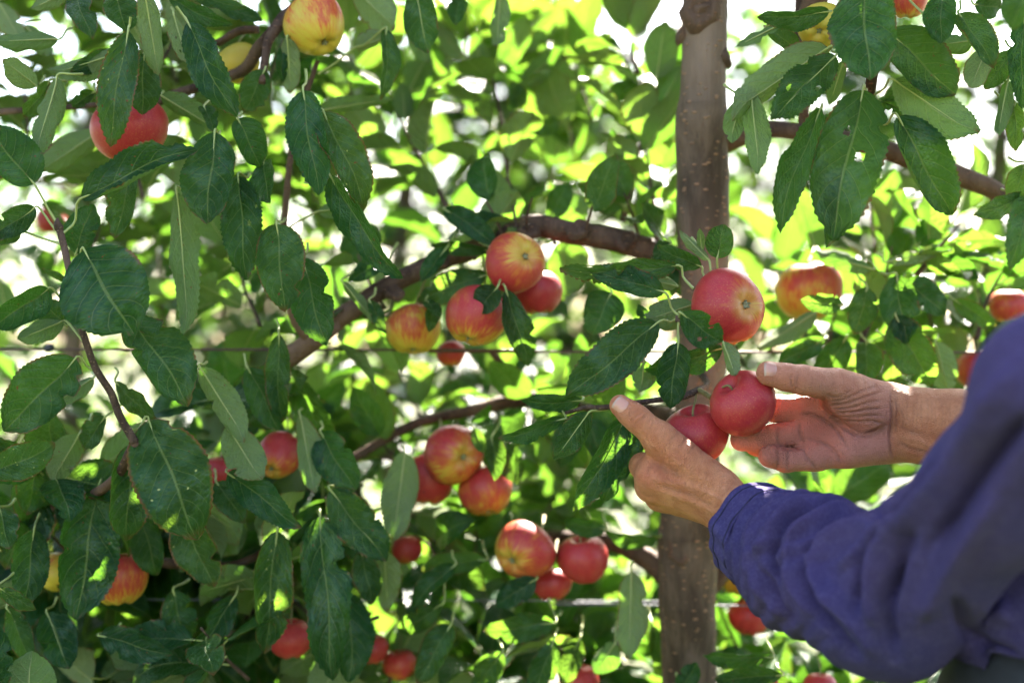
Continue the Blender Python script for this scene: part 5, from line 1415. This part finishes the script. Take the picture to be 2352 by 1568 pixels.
folds = [(zz([(1290, 905), (1180, 1000), (1110, 1100), (1040, 1190)]), 4.0, 12), (zz([(1430, 925), (1250, 985), (1170, 1080), (1120, 1200), (1150, 1330)]), -5.5, 13),
         (zz([(1560, 945), (1400, 1005), (1270, 1085), (1225, 1190), (1250, 1350), (1330, 1480)]), 5.5, 14), (zz([(1600, 985), (1450, 1050), (1345, 1140), (1305, 1250), (1330, 1400), (1440, 1560)]), -8.5, 13),
         (zz([(1660, 1000), (1500, 1080), (1385, 1170), (1355, 1270), (1420, 1400), (1540, 1560)]), 6.0, 15), (zz([(1720, 1060), (1620, 1150), (1580, 1300), (1560, 1480)]), -4.0, 20),
         (zz([(1480, 1280), (1560, 1180), (1680, 1050)]), 3.5, 12), (zz([(1000, 1250), (1080, 1390), (1180, 1500)]), 3.0, 12), (zz([(1060, 1260), (1140, 1400), (1240, 1540)]), -3.0, 12),
         (zz([(1760, 1000), (1660, 1180), (1640, 1400), (1660, 1560)]), 5.0, 22), (zz([(1850, 1050), (1760, 1250), (1720, 1450)]), -4.0, 24),
         ([(2330, 830), (2230, 1010), (2120, 1150), (2040, 1240)], 7.0, 34), ([(2352, 960), (2230, 1120), (2140, 1260)], -6.0, 30), ([(2300, 1120), (2190, 1290), (2110, 1420)], 6.0, 32), ([(2170, 1050), (2080, 1150), (1990, 1190)], -5.0, 22),
         ([(1900, 1340), (1960, 1420), (2010, 1500)], 4.5, 18), ([(1860, 1360), (1910, 1440), (1970, 1510)], -4.0, 16), ([(2060, 1300), (2040, 1400), (2060, 1500)], -4.0, 20), ([(2250, 1420), (2330, 1400)], 5, 30), ([(2190, 1380), (2240, 1470), (2340, 1510)], -4, 26)]
NS_ = vnormals(VS, FS)
VS = relief(VS, NS_, [(a, b * (2.7 if b < 0 else 1.9), c * (0.62 if b < 0 else 0.8)) for a, b, c in folds])
rs_ = np.sin(VS[:, 0] * 61 + VS[:, 2] * 47) * np.sin(VS[:, 1] * 53 + VS[:, 2] * 31 + 1.3)
sa = (VS - CUFF[0]) @ axv
up_ = VS[:, 2] - CAMZ
wr = np.sin(sa * 300 + 5 * np.sin(up_ * 38) + 3 * np.sin(VS[:, 0] * 70)) * np.exp(-((sa - 0.05) / 0.05) ** 2) + 0.6 * np.sin(sa * 190 - up_ * 160 + 2 * np.sin(up_ * 90)) * np.exp(-((sa - 0.11) / 0.07) ** 2)
wr = np.sign(wr) * np.abs(wr) ** 0.8
VS = VS + NS_ * (0.0016 * rs_ + 0.0026 * wr * (VS[:, 0] < 0.40))[:, None]
shirt = link(bpy.data.objects.new('shirt', mesh_np('shirt', VS - np.array(PERSON_AT), FS, M_SHIRT)), person)
tag(shirt, 'indigo blue cotton work shirt with rumpled sleeve')

def f_cuff(Pt):
    s = (Pt - CUFF[0].astype(np.float32)) @ axv.astype(np.float32)
    d = sdf_cone(Pt, CUFF[0] - axv * 0.02, M1[0], CUFF[1] + 0.0008, M1[1] + 0.0026)
    inn = sdf_cone(Pt, CUFF[0] - axv * 0.02, M1[0], CUFF[1] - 0.0045, M1[1] - 0.0020)
    hem = 0.0012 * np.exp(-((s + 0.001) / 0.002) ** 2) - 0.0014 * np.exp(-((s - 0.004) / 0.0012) ** 2) - 0.0014 * np.exp(-((s - 0.0265) / 0.0012) ** 2)
    d = d - hem
    d = np.maximum(d, -inn)
    return np.maximum(np.maximum(d, -s - 0.004), s - 0.030)
cc = CUFF[0] + axv * 0.012
VC, FC = surface(f_cuff, cc - 0.075, cc + 0.075, 0.0016)
VC = smooth(VC, FC, 2)
NC = vnormals(VC, FC)
w_ = 0.0013 * np.sin(VC[:, 2] * 120 + VC[:, 0] * 90) + 0.0010 * np.sin(VC[:, 2] * 260 - VC[:, 1] * 150)
VC = VC + NC * w_[:, None]
cuff = link(bpy.data.objects.new('cuff', mesh_np('cuff', VC - np.array(PERSON_AT), FC, M_CUFF)), shirt)

M_THREAD = plain('navy_thread', (0.010, 0.008, 0.030), (0.022, 0.018, 0.055), 200, 0.9)
u_ = np.cross(axv, [0.0, 0.0, 1.0]); u_ /= np.linalg.norm(u_); v_ = np.cross(axv, u_)
Lc = np.linalg.norm(M1[0] - CUFF[0])
for s0 in (0.0045, 0.0262):
    t_ = np.linspace(0, 2 * np.pi, 73)
    ring = []
    for tt in t_:
        dirn = u_ * math.cos(tt) + v_ * math.sin(tt)
        p0 = CUFF[0] + axv * s0
        lo_, hi_ = 0.02, 0.09
        for _ in range(24):
            md = (lo_ + hi_) / 2
            dd = float(sdf_cone((p0 + dirn * md)[None, :].astype(np.float32), CUFF[0] - axv * 0.02, M1[0], CUFF[1] + 0.0008, M1[1] + 0.0026)[0])
            if dd < 0: lo_ = md
            else: hi_ = md
        q = p0 + dirn * (lo_ - 0.0002)
        q = q + dirn * (0.0013 * math.sin(q[2] * 120 + q[0] * 90) + 0.0010 * math.sin(q[2] * 260 - q[1] * 150))
        ring.append(tuple(q))
    Vt, Ft, ut = tube_arrays(ring, [0.00055] * len(ring), 220, 5, cap=False)
    link(bpy.data.objects.new('stitching', mesh_np('stitching', Vt - np.array(PERSON_AT), Ft, M_THREAD)), shirt)

# trousers and boots, below the picture
tr_pr = [(np.array([0.46, 1.20, 1.02]), 0.10, np.array([0.44, 1.16, 0.10]), 0.075), (np.array([0.58, 1.22, 1.02]), 0.10, np.array([0.62, 1.24, 0.10]), 0.075), (np.array([0.48, 1.20, 1.04]), 0.105, np.array([0.58, 1.21, 1.04]), 0.105)]
def f_tr(Pt):
    d = None
    for a, ra, b, rb in tr_pr:
        e = sdf_cone(Pt, a, b, ra, rb); d = e if d is None else smin(d, e, 0.03)
    return np.maximum(np.maximum(d, Pt[..., 2] - 1.17), 0.06 - Pt[..., 2])
VT, FT = surface(f_tr, (0.30, 1.00, 0.03), (0.80, 1.40, 1.20), 0.010)
link(bpy.data.objects.new('trousers', mesh_np('trousers', VT - np.array(PERSON_AT), FT, M_TROUSER)), person)
for (bx_, by_) in ((0.44, 1.16), (0.62, 1.24)):
    f_bt = lambda Pt: np.maximum(smin(sdf_cone(Pt, (bx_ + 0.03, by_, 0.05), (bx_ - 0.16, by_ + 0.08, 0.035), 0.052, 0.042), sdf_cone(Pt, (bx_ + 0.01, by_, 0.05), (bx_, by_, 0.13), 0.05, 0.058), 0.02), -Pt[..., 2])
    Vb, Fb = surface(f_bt, (bx_ - 0.26, by_ - 0.12, -0.02), (bx_ + 0.12, by_ + 0.18, 0.21), 0.007)
    link(bpy.data.objects.new('boot', mesh_np('boot', Vb - np.array(PERSON_AT), Fb, M_CLIP)), person)
